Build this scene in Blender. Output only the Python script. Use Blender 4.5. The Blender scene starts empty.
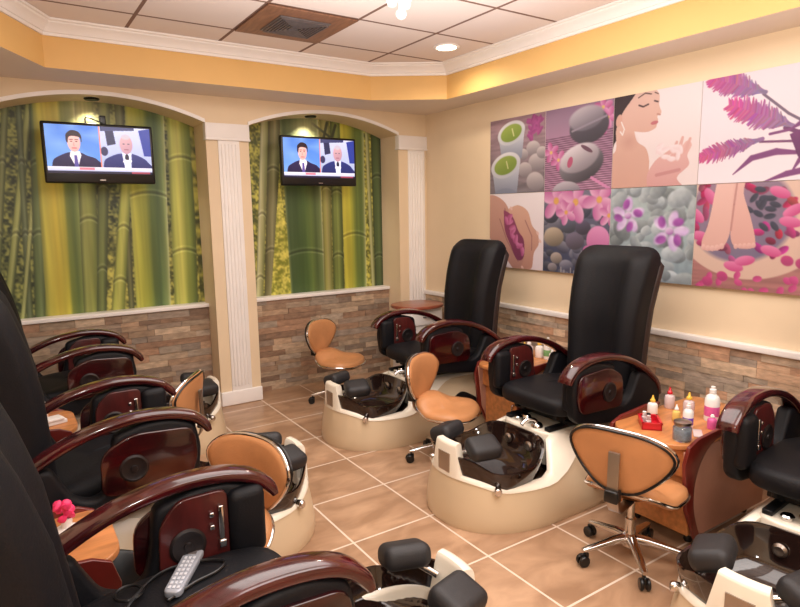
import bpy, bmesh, math, random
import numpy as np
from mathutils import Matrix, Vector
PI = math.pi
random.seed(7); RNG = np.random.default_rng(11)
COL = bpy.context.scene.collection
SC = bpy.context.scene

# ------------------------------------------------------------------ helpers
def s2l(c):
    return tuple((x/12.92 if x <= .04045 else ((x+.055)/1.055)**2.4) for x in c)
def rgb(r, g, b): return s2l((r/255., g/255., b/255.))

def mat(name, c, rough=.5, metal=0., coat=0., var=.0, vscale=8., bump=0., bscale=60., attr=None, emit=0., trans=0., spec=.5, stretch=None, c2=None, alpha=1.):
    m = bpy.data.materials.new(name); m.use_nodes = True
    nt = m.node_tree; N = nt.nodes; L = nt.links
    b = N['Principled BSDF']
    b.inputs['Roughness'].default_value = rough; b.inputs['Metallic'].default_value = metal
    b.inputs['Coat Weight'].default_value = coat; b.inputs['Coat Roughness'].default_value = .06
    b.inputs['Transmission Weight'].default_value = trans
    b.inputs['Specular IOR Level'].default_value = spec
    b.inputs['Alpha'].default_value = alpha
    b.inputs['Base Color'].default_value = (*c, 1)
    tc = N.new('ShaderNodeTexCoord'); src = tc.outputs['Object']
    if stretch:
        mp = N.new('ShaderNodeMapping'); mp.inputs['Scale'].default_value = stretch
        L.new(src, mp.inputs['Vector']); src = mp.outputs['Vector']
    col = None
    if attr:
        a = N.new('ShaderNodeAttribute'); a.attribute_name = attr; col = a.outputs['Color']
    if var > 0:
        no = N.new('ShaderNodeTexNoise'); no.inputs['Scale'].default_value = vscale; no.inputs['Detail'].default_value = 5
        L.new(src, no.inputs['Vector'])
        mx = N.new('ShaderNodeMix'); mx.data_type = 'RGBA'
        if c2 is None:
            mx.blend_type = 'MULTIPLY'; mx.inputs[0].default_value = 1
            rp = N.new('ShaderNodeValToRGB'); rp.color_ramp.elements[0].position = .3; rp.color_ramp.elements[1].position = .7
            rp.color_ramp.elements[0].color = (1-var, 1-var, 1-var, 1); rp.color_ramp.elements[1].color = (1+var*.3,)*3+(1,)
            L.new(no.outputs['Fac'], rp.inputs[0]); L.new(rp.outputs[0], mx.inputs[7])
        else:
            rp = N.new('ShaderNodeValToRGB'); rp.color_ramp.elements[0].position = .35; rp.color_ramp.elements[1].position = .65
            L.new(no.outputs['Fac'], rp.inputs[0]); L.new(rp.outputs[0], mx.inputs[0]); mx.inputs[7].default_value = (*c2, 1)
        if col is not None: L.new(col, mx.inputs[6])
        else: mx.inputs[6].default_value = (*c, 1)
        col = mx.outputs[2]
    if col is not None: L.new(col, b.inputs['Base Color'])
    if emit > 0:
        b.inputs['Emission Strength'].default_value = emit
        if col is not None: L.new(col, b.inputs['Emission Color'])
        else: b.inputs['Emission Color'].default_value = (*c, 1)
    if bump > 0:
        n2 = N.new('ShaderNodeTexNoise'); n2.inputs['Scale'].default_value = bscale; n2.inputs['Detail'].default_value = 4
        L.new(src, n2.inputs['Vector'])
        bp = N.new('ShaderNodeBump'); bp.inputs['Strength'].default_value = bump; bp.inputs['Distance'].default_value = .01
        L.new(n2.outputs['Fac'], bp.inputs['Height']); L.new(bp.outputs['Normal'], b.inputs['Normal'])
    return m

def tile_mat(name, c1, c2, grout, size, ox, oy, mortar, rough, var_c=None, coat=0., spec=.5):
    m = bpy.data.materials.new(name); m.use_nodes = True
    nt = m.node_tree; N = nt.nodes; L = nt.links; b = N['Principled BSDF']
    tc = N.new('ShaderNodeTexCoord'); mp = N.new('ShaderNodeMapping'); mp.inputs['Location'].default_value = (-ox, -oy, 0)
    L.new(tc.outputs['Object'], mp.inputs['Vector'])
    br = N.new('ShaderNodeTexBrick'); br.offset = 0; br.squash = 1
    br.inputs['Scale'].default_value = 1; br.inputs['Mortar Size'].default_value = mortar; br.inputs['Mortar Smooth'].default_value = .1
    br.inputs['Brick Width'].default_value = size; br.inputs['Row Height'].default_value = size
    br.inputs['Color1'].default_value = (*c1, 1); br.inputs['Color2'].default_value = (*c2, 1); br.inputs['Mortar'].default_value = (*grout, 1)
    L.new(mp.outputs['Vector'], br.inputs['Vector'])
    out = br.outputs['Color']
    if var_c:
        no = N.new('ShaderNodeTexNoise'); no.inputs['Scale'].default_value = 5.; no.inputs['Detail'].default_value = 9; no.inputs['Distortion'].default_value = .6
        m2 = N.new('ShaderNodeMapping'); m2.inputs['Scale'].default_value = (.8, 1.5, 1); L.new(tc.outputs['Object'], m2.inputs['Vector']); L.new(m2.outputs['Vector'], no.inputs['Vector'])
        rp = N.new('ShaderNodeValToRGB'); rp.color_ramp.elements[0].position = .38; rp.color_ramp.elements[1].position = .68
        rp.color_ramp.elements[0].color = (*var_c, 1); rp.color_ramp.elements[1].color = (1.12, 1.1, 1.06, 1)
        mx = N.new('ShaderNodeMix'); mx.data_type = 'RGBA'; mx.blend_type = 'MULTIPLY'
        inv = N.new('ShaderNodeMath'); inv.operation = 'SUBTRACT'; inv.inputs[0].default_value = 1; L.new(br.outputs['Fac'], inv.inputs[1])
        L.new(inv.outputs[0], mx.inputs[0]); L.new(out, mx.inputs[6]); L.new(no.outputs['Fac'], rp.inputs[0]); L.new(rp.outputs[0], mx.inputs[7]); out = mx.outputs[2]
    L.new(out, b.inputs['Base Color']); b.inputs['Roughness'].default_value = rough
    b.inputs['Coat Weight'].default_value = coat; b.inputs['Specular IOR Level'].default_value = spec
    bp = N.new('ShaderNodeBump'); bp.inputs['Strength'].default_value = .35; bp.inputs['Distance'].default_value = .004; bp.invert = True
    L.new(br.outputs['Fac'], bp.inputs['Height']); L.new(bp.outputs['Normal'], b.inputs['Normal'])
    return m

class MB:
    """collects shapes, then links them as ONE mesh object"""
    def __init__(s): s.v = []; s.f = []; s.c = []
    def add(s, vs, fs, col=None):
        n = len(s.v); s.v += [tuple(p) for p in vs]; s.f += [tuple(i+n for i in f) for f in fs]
        if col is not None: s.c += [col]*len(fs)
        return s
    def box(s, x0, x1, y0, y1, z0, z1, r=0., seg=3, col=None, M=None):
        if r <= 0:
            vs = [(x, y, z) for z in (z0, z1) for y in (y0, y1) for x in (x0, x1)]
            fs = [(0,2,3,1),(4,5,7,6),(0,1,5,4),(2,6,7,3),(0,4,6,2),(1,3,7,5)]
        else:
            bm = bmesh.new(); bmesh.ops.create_cube(bm, size=1)
            for v in bm.verts: v.co = ((x0+x1)/2+v.co.x*(x1-x0), (y0+y1)/2+v.co.y*(y1-y0), (z0+z1)/2+v.co.z*(z1-z0))
            bmesh.ops.bevel(bm, geom=bm.edges[:], offset=min(r, .499*min(x1-x0, y1-y0, z1-z0)), segments=seg, profile=.5, affect='EDGES')
            bm.verts.index_update(); vs = [tuple(v.co) for v in bm.verts]; fs = [tuple(v.index for v in f.verts) for f in bm.faces]; bm.free()
        if M: vs = [tuple(M @ Vector(p)) for p in vs]
        return s.add(vs, fs, col)
    def loft(s, rings, caps=True, closed=True):
        n = len(rings[0]); vs = [p for r in rings for p in r]; fs = []
        for i in range(len(rings)-1):
            for j in range(n if closed else n-1):
                k = (j+1) % n; fs.append((i*n+j, i*n+k, (i+1)*n+k, (i+1)*n+j))
        if caps:
            fs.append(tuple(reversed(range(n)))); fs.append(tuple((len(rings)-1)*n+j for j in range(n)))
        return s.add(vs, fs)
    def lathe(s, prof, at=(0,0,0), n=24, M=None):
        rings = []
        for r, z in prof:
            ring = [Vector((r*math.cos(2*PI*k/n), r*math.sin(2*PI*k/n), z)) for k in range(n)]
            if M: ring = [M @ p for p in ring]
            rings.append([(p[0]+at[0], p[1]+at[1], p[2]+at[2]) for p in ring])
        return s.loft(rings)
    def tube(s, pts, r, n=10, closed=False):
        P = [Vector(p) for p in pts]; rings = []; up = None; m = len(P)
        for i, p in enumerate(P):
            if closed: t = (P[(i+1) % m]-P[i-1]).normalized()
            else: t = (P[min(i+1, m-1)]-P[max(i-1, 0)]).normalized()
            if up is None: up = t.orthogonal().normalized()
            up = (up - t*up.dot(t)).normalized(); b = t.cross(up)
            rr = r[i] if isinstance(r, (list, tuple)) else r
            rings.append([tuple(p+up*rr*math.cos(2*PI*k/n)+b*rr*math.sin(2*PI*k/n)) for k in range(n)])
        if closed: rings.append(rings[0])
        return s.loft(rings, caps=not closed)
    def prism(s, poly, a, b, axis='y', r=0., M=None):
        """extrude a 2D polygon; axis y: (x,z) polygon between y=a..b, axis z: (x,y)"""
        bm = bmesh.new()
        mk = (lambda p, t: (p[0], t, p[1])) if axis == 'y' else ((lambda p, t: (p[0], p[1], t)) if axis == 'z' else (lambda p, t: (t, p[0], p[1])))
        f0 = bm.faces.new([bm.verts.new(mk(p, a)) for p in poly])
        ex = bmesh.ops.extrude_face_region(bm, geom=[f0]); d = Vector(mk((0, 0), b-a))
        bmesh.ops.translate(bm, vec=d, verts=[g for g in ex['geom'] if isinstance(g, bmesh.types.BMVert)])
        bmesh.ops.recalc_face_normals(bm, faces=bm.faces[:])
        if r > 0:
            eds = [e for e in bm.edges if len(e.link_faces) == 2 and e.calc_face_angle(0) > .6]
            bmesh.ops.bevel(bm, geom=eds, offset=r, segments=3, profile=.5, affect='EDGES', clamp_overlap=True)
        bmesh.ops.triangulate(bm, faces=[f for f in bm.faces if len(f.verts) > 4])
        bm.verts.index_update(); vs = [tuple(v.co) for v in bm.verts]; fs = [tuple(v.index for v in f.verts) for f in bm.faces]; bm.free()
        if M: vs = [tuple(M @ Vector(p)) for p in vs]
        return s.add(vs, fs)
    def build(s, name, m, parent=None, smooth=True, ang=40, loc=None):
        me = bpy.data.meshes.new(name); me.from_pydata(s.v, [], s.f)
        bm = bmesh.new(); bm.from_mesh(me); bmesh.ops.recalc_face_normals(bm, faces=bm.faces[:]); bm.to_mesh(me); bm.free()
        if s.c:
            a = me.attributes.new('Col', 'FLOAT_COLOR', 'FACE')
            a.data.foreach_set('color', np.array([(*c, 1) for c in s.c], dtype=np.float32).ravel())
        me.materials.append(m)
        if smooth:
            me.polygons.foreach_set('use_smooth', [True]*len(me.polygons)); me.set_sharp_from_angle(angle=math.radians(ang))
        o = bpy.data.objects.new(name, me); COL.objects.link(o); o.parent = parent
        if loc: o.location = loc
        return o

def tag(o, label=None, cat=None, group=None, kind=None):
    if label: o['label'] = label
    if cat: o['category'] = cat
    if group: o['group'] = group
    if kind: o['kind'] = kind
    return o
def thing(name, label, cat, loc=(0,0,0), rz=0., group=None):
    o = bpy.data.objects.new(name, None); o.empty_display_size = .1; COL.objects.link(o); o.location = loc; o.rotation_euler = (0, 0, rz)
    return tag(o, label, cat, group)
def copy_tree(o, parent=None):
    c = o.copy(); COL.objects.link(c); c.parent = parent
    for ch in list(o.children): copy_tree(ch, c)
    return c
def struct(o): o['kind'] = 'structure'; return o
def supere(a, b, e, n, cx=0, cy=0, t0=0.):
    out = []
    for k in range(n):
        t = 2*PI*k/n+t0; c, si = math.cos(t), math.sin(t)
        out.append((cx+a*math.copysign(abs(c)**(2/e), c), cy+b*math.copysign(abs(si)**(2/e), si)))
    return out
def sstep(a, b, x):
    t = max(0, min(1, (x-a)/(b-a))); return t*t*(3-2*t)
def lerp_tab(tab, x):
    for (a, va), (b, vb) in zip(tab, tab[1:]):
        if x <= b: return va+(vb-va)*max(0, (x-a)/(b-a))
    return tab[-1][1]
def rpoly(pts, r, n=5):
    """round the corners of a 2D polygon"""
    out = []; m = len(pts)
    for i in range(m):
        p = Vector(pts[i]); a = Vector(pts[i-1])-p; b = Vector(pts[(i+1) % m])-p
        rr = min(r, a.length*.45, b.length*.45); A = p+a.normalized()*rr; B = p+b.normalized()*rr
        for k in range(n):
            t = k/(n-1); q = A*(1-t)**2+p*2*t*(1-t)+B*t*t; out.append((q.x, q.y))
    return out
def smooth_path(pts, n=6):
    """Catmull-Rom through points"""
    P = [Vector(p) for p in pts]; out = []
    for i in range(len(P)-1):
        p0, p1, p2, p3 = P[max(i-1, 0)], P[i], P[i+1], P[min(i+2, len(P)-1)]
        for k in range(n):
            t = k/n; out.append(.5*((2*p1)+(p2-p0)*t+(2*p0-5*p1+4*p2-p3)*t*t+(3*p1-p0-3*p2+p3)*t**3))
    out.append(P[-1]); return [tuple(p) for p in out]

# ------------------------------------------------------------------ materials
M_CREAM = mat('cream wall paint', rgb(234,212,180), .6, var=.05, vscale=2, bump=.06, bscale=120)
M_YELLOW = mat('yellow tray paint', rgb(229,184,114), .55, var=.05, vscale=3)
M_SOFFIT = mat('soffit paint', rgb(232,216,200), .7, var=.03, vscale=2)
M_WHITE = mat('white trim paint', rgb(246,241,238), .4, var=.03, vscale=6)
M_FLOOR = tile_mat('tan floor tiles', rgb(190,156,128), rgb(180,146,118), rgb(226,208,190), .4585, 1.755-.4585*6, 2.866-.4585*14, .0055, .3, (.72,.66,.6), spec=.45)
M_CEIL = tile_mat('ceiling tiles', rgb(236,222,216), rgb(231,217,211), rgb(128,98,86), .6, .81-.6*4, 4.06-.6*13, .012, .8)
M_STONE = mat('ledger stone', (1,1,1), .75, attr='Col', var=.35, vscale=14, stretch=(1,1,2.5), bump=.5, bscale=45)
M_PRINT = mat('printed canvas', (1,1,1), .55, attr='Col')
M_MURAL = mat('printed mural', (1,1,1), .45, attr='Col')
M_SCREEN = mat('lit screen', (.02,.02,.02), .25, attr='Col', emit=.85)
M_CANVAS = mat('canvas edge', rgb(222,212,206), .7, var=.05)
M_LEATHER = mat('black leather', rgb(11,11,17), .58, spec=.3, var=.25, vscale=30, bump=.15, bscale=160)
M_LEATHER2 = mat('dark brown leather', rgb(44,30,28), .5, var=.2, vscale=20)
M_PAD = mat('black rubber foam', rgb(34,33,36), .55, var=.15, vscale=40, bump=.12, bscale=200)
M_MAHOG = mat('glossy mahogany', rgb(74,11,16), .16, coat=.7, var=.45, vscale=5, stretch=(1,6,6), c2=rgb(46,8,11))
M_MAHOG3 = mat('dark mahogany panel', rgb(58,10,13), .18, coat=.6, var=.4, vscale=4, stretch=(1,6,6), c2=rgb(30,6,9))
M_MAHOG2 = mat('satin mahogany', rgb(78,27,26), .3, coat=.3, var=.4, vscale=6, stretch=(6,6,1))
M_SHELL = mat('beige fibreglass', rgb(212,190,158), .28, coat=.3, var=.05, vscale=3)
M_IVORY = mat('ivory fibreglass', rgb(240,231,214), .2, coat=.4, var=.03, vscale=3)
M_BOWL = mat('smoked glass bowl', rgb(34,21,18), .06, coat=.6, var=.3, vscale=3)
M_CHROME = mat('chrome', rgb(215,212,210), .12, metal=1, var=.05)
M_STEEL = mat('brushed steel', rgb(180,172,165), .3, metal=1, var=.08)
M_TAN = mat('tan leather', rgb(198,138,90), .42, var=.12, vscale=9, bump=.1, bscale=150)
M_BLACKM = mat('black metal', rgb(22,22,24), .4, metal=.3, var=.1)
M_BLACKP = mat('black plastic', rgb(16,16,18), .3, var=.1)
M_GRILLE = mat('dark grille', rgb(38,32,33), .45, metal=.4, var=.3, vscale=90)
M_WOOD = mat('orange wood laminate', rgb(206,136,80), .35, coat=.2, var=.3, vscale=5, stretch=(1.2,7,7))
M_CABTOP = mat('reddish wood top', rgb(158,84,62), .3, coat=.3, var=.25, vscale=6, stretch=(1,6,6))
M_PINKLAM = mat('pinkish laminate', rgb(190,140,120), .5, var=.15, vscale=6)
M_REDWOOD = mat('red brown panel', rgb(112,34,28), .3, coat=.3, var=.2, vscale=5)
M_VENT = mat('brown wood panel', rgb(140,98,74), .5, var=.3, vscale=8, stretch=(6,1,1))
M_GREYM = mat('grey metal', rgb(120,112,112), .4, metal=.5, var=.2, vscale=30)
M_LAMP = mat('lit lamp', rgb(255,240,205), .4, emit=12, var=.02)
M_WPLAS = mat('white plastic', rgb(240,236,232), .35, var=.03)
M_YPLAS = mat('yellow plastic', rgb(235,190,70), .35, var=.05)
M_YLIQ = mat('yellow liquid', rgb(226,196,110), .2, var=.05)
M_CLEAR = mat('frosted plastic', rgb(214,196,196), .2, var=.08)
M_PINK = mat('pink label', rgb(222,96,160), .4, var=.2, vscale=40)
M_PURPLE = mat('purple plastic', rgb(120,80,190), .3, var=.2, vscale=40)
M_RED = mat('red plastic', rgb(206,24,44), .3, coat=.3, var=.1)
M_HOTPINK = mat('hot pink petals', rgb(232,54,110), .5, var=.2, vscale=30)
M_GREEN = mat('green label', rgb(120,170,110), .5, var=.1)
M_GLASS = mat('jar glass', rgb(226,236,242), .05, trans=.85, var=.02)
M_JARBEAD = mat('blue grey beads', rgb(150,166,186), .4, var=.5, vscale=70)
M_REMOTE = mat('silver remote', rgb(168,172,182), .35, metal=.3, var=.05)
M_KEYS = mat('pale keys', rgb(205,208,216), .5, var=.1)

# ------------------------------------------------------------------ painting onto dense vertex grids
class Art:
    def __init__(s, w, h, ar, bg):
        s.w, s.h = w*2, h*2; s.ar = ar
        s.X, s.Y = np.meshgrid((np.arange(s.w)+.5)/s.w*ar, (np.arange(s.h)+.5)/s.h)   # unit = height
        s.a = np.zeros((s.h, s.w, 3)); s.a[:] = np.array(bg)/255.
    def mix(s, m, c):
        c = np.asarray(c, float)
        c = c/255.
        s.a += (c-s.a)*m[..., None]; return s
    def vgrad(s, c0, c1, m=None):
        t = s.Y[..., None]; c = np.array(c0)*(1-t)+np.array(c1)*t
        return s.mix(np.ones_like(s.X) if m is None else m, c)
    def ellm(s, cx, cy, rx, ry, rot=0, soft=.08):
        c, si = math.cos(rot), math.sin(rot); dx, dy = s.X-cx, s.Y-cy
        u, v = (dx*c+dy*si)/rx, (-dx*si+dy*c)/ry; d = np.sqrt(u*u+v*v)
        return np.clip((1-d)/soft, 0, 1), u, v
    def ell(s, cx, cy, rx, ry, rot=0, c=(0,0,0), c2=None, soft=.08, op=1.):
        m, u, v = s.ellm(cx, cy, rx, ry, rot, soft)
        if c2 is not None:
            t = np.clip(.5+(u*.35+v)*.5, 0, 1)[..., None]; c = np.array(c)*(1-t)+np.array(c2)*t
        return s.mix(m*op, c)
    def poly(s, pts, c, c2=None, op=1.):
        m = np.zeros(s.X.shape, bool); n = len(pts)
        for i in range(n):
            (x1, y1), (x2, y2) = pts[i-1], pts[i]
            if y1 == y2: continue
            cond = ((y1 > s.Y) != (y2 > s.Y)) & (s.X < (x2-x1)*(s.Y-y1)/(y2-y1)+x1); m ^= cond
        if c2 is not None:
            ys = [p[1] for p in pts]; t = np.clip((s.Y-min(ys))/(max(ys)-min(ys)), 0, 1)[..., None]; c = np.array(c)*(1-t)+np.array(c2)*t
        return s.mix(m*op, c)
    def blob(s, pts, c, c2=None, op=1.):
        P = smooth_path([(*p, 0) for p in pts]+[(*pts[0], 0)], 6); return s.poly([(p[0], p[1]) for p in P], c, c2, op)
    def line(s, pts, w, c, op=1., soft=.25):
        for i in range(len(pts)-1):
            (x1, y1), (x2, y2) = pts[i], pts[i+1]; dx, dy = x2-x1, y2-y1; q = dx*dx+dy*dy+1e-9
            t = np.clip(((s.X-x1)*dx+(s.Y-y1)*dy)/q, 0, 1); d = np.hypot(s.X-x1-t*dx, s.Y-y1-t*dy)
            ww = (w[i]+(w[i+1]-w[i])*t) if isinstance(w, (list, tuple)) else w
            s.mix(np.clip((ww-d)/(ww*soft+1e-6), 0, 1)*op, c)
        return s
    def noise(s, nx, ny, seed):
        r = np.random.default_rng(seed).random((ny+2, nx+2)); xs = np.linspace(0, nx, s.w, endpoint=False); ys = np.linspace(0, ny, s.h, endpoint=False)
        xi, yi = xs.astype(int), ys.astype(int); fx, fy = (xs-xi)[None], (ys-yi)[:, None]
        a = r[np.ix_(yi, xi)]; b = r[np.ix_(yi, xi+1)]; c = r[np.ix_(yi+1, xi)]; d = r[np.ix_(yi+1, xi+1)]
        return (a*(1-fx)+b*fx)*(1-fy)+(c*(1-fx)+d*fx)*fy
    def grain(s, nx, ny, amp, seed=1): s.a *= (1+(s.noise(nx, ny, seed)-.5)*2*amp)[..., None]; return s
    def out(s):
        a = np.clip(s.a, 0, 1); a = (a[::2, ::2]+a[1::2, ::2]+a[::2, 1::2]+a[1::2, 1::2])/4
        return np.where(a <= .04045, a/12.92, ((a+.055)/1.055)**2.4)

def grid_obj(name, img, w, h, m, parent, zfun=None, x0=0., z0=0.):
    """vertical sheet facing -y whose vertices carry the picture"""
    H, W, _ = img.shape
    xs = np.linspace(x0-w/2 if x0 == 0 else x0, x0+w/2 if x0 == 0 else x0+w, W); t = np.linspace(1, 0, H)
    X = np.tile(xs, (H, 1)); top = np.full(W, z0+h) if zfun is None else np.array([zfun(x) for x in xs])
    Z = np.tile(z0+t[:, None]*h, (1, W))
    if zfun is not None: Z = np.minimum(Z, top[None])
    V = np.stack([X, np.zeros_like(X), Z], -1).reshape(-1, 3)
    i = np.arange(H*W).reshape(H, W); F = np.stack([i[:-1, :-1], i[1:, :-1], i[1:, 1:], i[:-1, 1:]], -1).reshape(-1, 4)
    me = bpy.data.meshes.new(name); me.vertices.add(len(V)); me.vertices.foreach_set('co', V.astype(np.float32).ravel())
    me.loops.add(F.size); me.loops.foreach_set('vertex_index', F.astype(np.int32).ravel())
    me.polygons.add(len(F)); me.polygons.foreach_set('loop_start', np.arange(0, F.size, 4, dtype=np.int32))
    me.update(calc_edges=True); me.validate()
    a = me.attributes.new('Col', 'FLOAT_COLOR', 'POINT'); a.data.foreach_set('color', np.concatenate([img.reshape(-1, 3), np.ones((H*W, 1))], 1).astype(np.float32).ravel())
    me.materials.append(m); o = bpy.data.objects.new(name, me); COL.objects.link(o); o.parent = parent
    return o

# ------------------------------------------------------------------ room
XL, XR, YB, YM, YF, ZS, ZC = -.36, 3.54, 4.87, 5.19, -2.2, 2.5, 2.78
struct(MB().box(XL-.1, XR+.1, YF-.1, YM+.1, -.1, 0).build('floor', M_FLOOR, smooth=False))
struct(MB().box(XR, XR+.1, YF, YM, 0, 2.9).build('wall_right', M_CREAM, smooth=False))
struct(MB().box(XL-.1, XL, YF, YM, 0, 2.9).build('wall_left', M_CREAM, smooth=False))
struct(MB().box(XL-.1, XR+.1, YF-.1, YF, 0, 2.9).build('wall_front', M_CREAM, smooth=False))
struct(MB().box(XL-.1, XR+.1, YM, YM+.1, 0, 2.9).build('wall_back', M_CREAM, smooth=False))
struct(MB().box(XL-.1, XR+.1, YF-.1, YM+.1, ZC, ZC+.1).build('ceiling', M_CEIL, smooth=False))
# tray: lowered ring round the raised ceiling, with cut corners
TRAY = [(.338,4.44),(2.67,4.44),(3.2,4.1),(3.2,-1.2),(2.67,-1.6),(.4,-1.6),(-.06,-1.2),(-.06,3.73)]
def inset(poly, d):
    out = []; n = len(poly)
    for i in range(n):
        p0, p1, p2 = (Vector(poly[i-1]), Vector(poly[i]), Vector(poly[(i+1) % n]))
        e1 = (p1-p0).normalized(); e2 = (p2-p1).normalized()
        n1 = Vector((e1.y, -e1.x)); n2 = Vector((e2.y, -e2.x)); b = (n1+n2).normalized()
        q = p1+b*(d/max(.2, b.dot(n1))); out.append((q.x, q.y))
    return out
PBL, PBR, PFR, PFL = (XL, YB), (XR, YB), (XR, YF), (XL, YF)
A_, B_, C_, D_, E_, F_, G_, H_ = TRAY
mb = MB()
for pl in ([A_,B_,PBR,PBL],[B_,C_,PBR],[C_,D_,PFR,PBR],[D_,E_,PFR],[E_,F_,PFL,PFR],[F_,G_,PFL],[G_,H_,PBL,PFL],[H_,A_,PBL]):
    mb.add([(*p, ZS) for p in pl], [tuple(range(len(pl)))])
struct(mb.build('trim_1', M_SOFFIT, smooth=False))
mb = MB().loft([[(*p, z) for p in TRAY] for z in (ZS, ZC)], caps=False)
struct(mb.build('trim_2', M_YELLOW, smooth=False))
prof = [(0,2.688),(.014,2.688),(.016,2.705),(.024,2.708),(.03,2.722),(.045,2.742),(.062,2.755),(.066,2.764),(.078,2.768),(.08,2.779)]
mb = MB().loft([[(*p, z) for p in inset(TRAY, d)] for d, z in prof], caps=False)
struct(mb.build('trim_3', M_WHITE, ang=20))
# back wall front layer: pillars and arched header
NICHES = [(-.035, 1.42), (1.765, 3.22)]
SPR, RISE = 2.297, .14
def arch_z(x, n):
    a, b = NICHES[n]; t = (x-(a+b)/2)/((b-a)/2); return SPR+RISE*(1-t*t)
mb = MB()
for n, (a, b) in enumerate(NICHES):
    xs = [a+(b-a)*k/32 for k in range(33)]
    for x0, x1 in zip(xs, xs[1:]):
        z0, z1 = arch_z(x0, n), arch_z(x1, n)
        mb.add([(x0,YB,z0),(x1,YB,z1),(x1,YB,ZS),(x0,YB,ZS)], [(0,1,2,3)])
        mb.add([(x0,YB,z0),(x1,YB,z1),(x1,YM,z1),(x0,YM,z0)], [(0,1,2,3)])
for a, b in ((XL, -.035), (1.42, 1.765), (3.22, XR)): mb.box(a, b, YB, YM, 0, ZS)
struct(mb.build('wall_niches', M_CREAM, ang=30))
for i, (a, b) in enumerate(NICHES):          # white arch edging
    xs = [a+(b-a)*k/32 for k in range(33)]; rings = []
    for x in xs:
        z = arch_z(x, i); rings.append([(x,YB-.012,z-.002),(x,YB-.012,z+.026),(x,YB+.003,z+.026),(x,YB+.003,z-.002)])
    struct(MB().loft(rings).build('trim_%d' % (4+i), M_WHITE, ang=30))
def pilaster(n, x0, x1, f0, f1):
    mb = MB().box(x0-.004, x1+.004, YB-.018, YB+.05, 2.178, 2.297, .004).box(x0-.008, x1+.008, YB-.026, YB+.05, 2.165, 2.182, .004)
    mb.box(x0-.004, x1+.004, YB-.022, YB+.05, .004, .122, .006)
    mb.box(f0, f1, YB-.012, YB+.01, .12, 2.17, .003)
    k = 5; w = (f1-f0-.03)/k
    for q in range(k): mb.box(f0+.015+w*(q+.2), f0+.015+w*(q+.8), YB-.019, YB, .16, 2.14, .006)
    struct(mb.build('trim_%d' % n, M_WHITE))
pilaster(6, 1.42, 1.765, 1.512, 1.683); pilaster(7, 3.22, XR-.002, 3.325, 3.515); pilaster(8, XL+.002, -.035, -.29, -.11)
# stacked stone
STONES = [(166,132,104),(150,112,86),(178,146,116),(142,122,106),(186,160,132),(128,98,78),(160,146,130),(170,124,94),(190,166,140),(150,136,124)]
def stone(x0, x1, z0, z1, seed, name, place, light=1.):
    r = random.Random(seed); mb = MB(); z = z0
    while z < z1-.004:
        h = min(r.choice((.036,.042,.05,.05,.058)), z1-z)
        if z1-z-h < .02: h = z1-z
        x = x0
        while x < x1-.001:
            w = r.uniform(.10, .34)
            if x1-x-w < .07: w = x1-x
            d = r.uniform(.0, .011); c = r.choice(STONES); k = r.uniform(.88, 1.1)*light
            p = [place(x+.0006, 0, z+.0006), place(x+w-.0006, 0, z+h-.0006), place(x, -.018-d, z), ]
            a, b = place(x+.0008, -.018-d, z+.0008), place(x+w-.0008, .012, z+h-.0008)
            mb.box(min(a[0],b[0]), max(a[0],b[0]), min(a[1],b[1]), max(a[1],b[1]), min(a[2],b[2]), max(a[2],b[2]), col=s2l(tuple(min(1, (v*.62+g*.38)/255*k*1.06) for v, g in zip(c, (170,150,130)))))
            x += w
        z += h
    return struct(mb.build(name, M_STONE, smooth=False))
for i, (a, b) in enumerate(NICHES):
    struct(MB().box(a, b, 5.11, YM, 0, .822).build('trim_%d' % (9+i), M_CREAM, smooth=False))
    stone(a+.001, b-.001, 0, .82, 3+i, 'trim_%d' % (11+i), lambda x, d, z: (x, 5.1+d, z))
    struct(MB().box(a+.001, b-.001, 5.058, YM-.001, .822, .852, .005).build('trim_%d' % (13+i), M_WHITE))
stone(-1.2, YB-.002, 0, .772, 9, 'trim_15', lambda x, d, z: (XR-.012+d*.7, x, z), 1.14)
struct(MB().box(XR-.05, XR, -1.2, YB-.001, .772, .81, .006).build('trim_16', M_WHITE))

# ------------------------------------------------------------------ pictures
def speckle(A, m, seed, dark, light, sc=60):
    n = A.noise(int(sc*A.ar), sc, seed); n2 = A.noise(int(sc*A.ar*.35), int(sc*.35), seed+1); t = np.clip((n*.6+n2*.5-.35)*2.4, 0, 1)[..., None]
    return A.mix(m, np.array(dark)*(1-t)+np.array(light)*t)
def stalk(A, xt, xb, wt, wb, stops, nodes=(), y0=0, y1=1):
    xc = xt+(xb-xt)*A.Y; w = (wt+(wb-wt)*A.Y)/2; u = (A.X-xc)/w
    m = np.clip((1-np.abs(u))*w*A.h/1.5, 0, 1)*(A.Y >= y0)*(A.Y <= y1); us = [q[0] for q in stops]
    c = np.stack([np.interp(u, us, [q[1][k] for q in stops]) for k in range(3)], -1)
    c *= (.94+.12*A.noise(int(40*A.ar), 4, int(xt*997) % 97))[..., None]
    for yn in nodes:
        d = A.Y-(yn-.02*(1-u*u))
        c = c*(1-.3*np.exp(-(d/.006)**2))[..., None]; c = c+(34*np.exp(-((d-.012)/.004)**2))[..., None]+(20*np.exp(-((d+.014)/.005)**2))[..., None]
    return A.mix(m, c)
YG = lambda a, b, c, d: [(-1, a), (-.55, b), (.1, c), (.7, d), (1, a)]
MW, MH, MZ = 1.455, 1.59, .85
def wash(A):
    A.a *= (.93+.14*A.noise(110, 3, 5))[..., None]; lum = A.a.mean(-1, keepdims=True); A.a = (A.a*.86+lum*.14)*.97+.035; return A.out()
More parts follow.
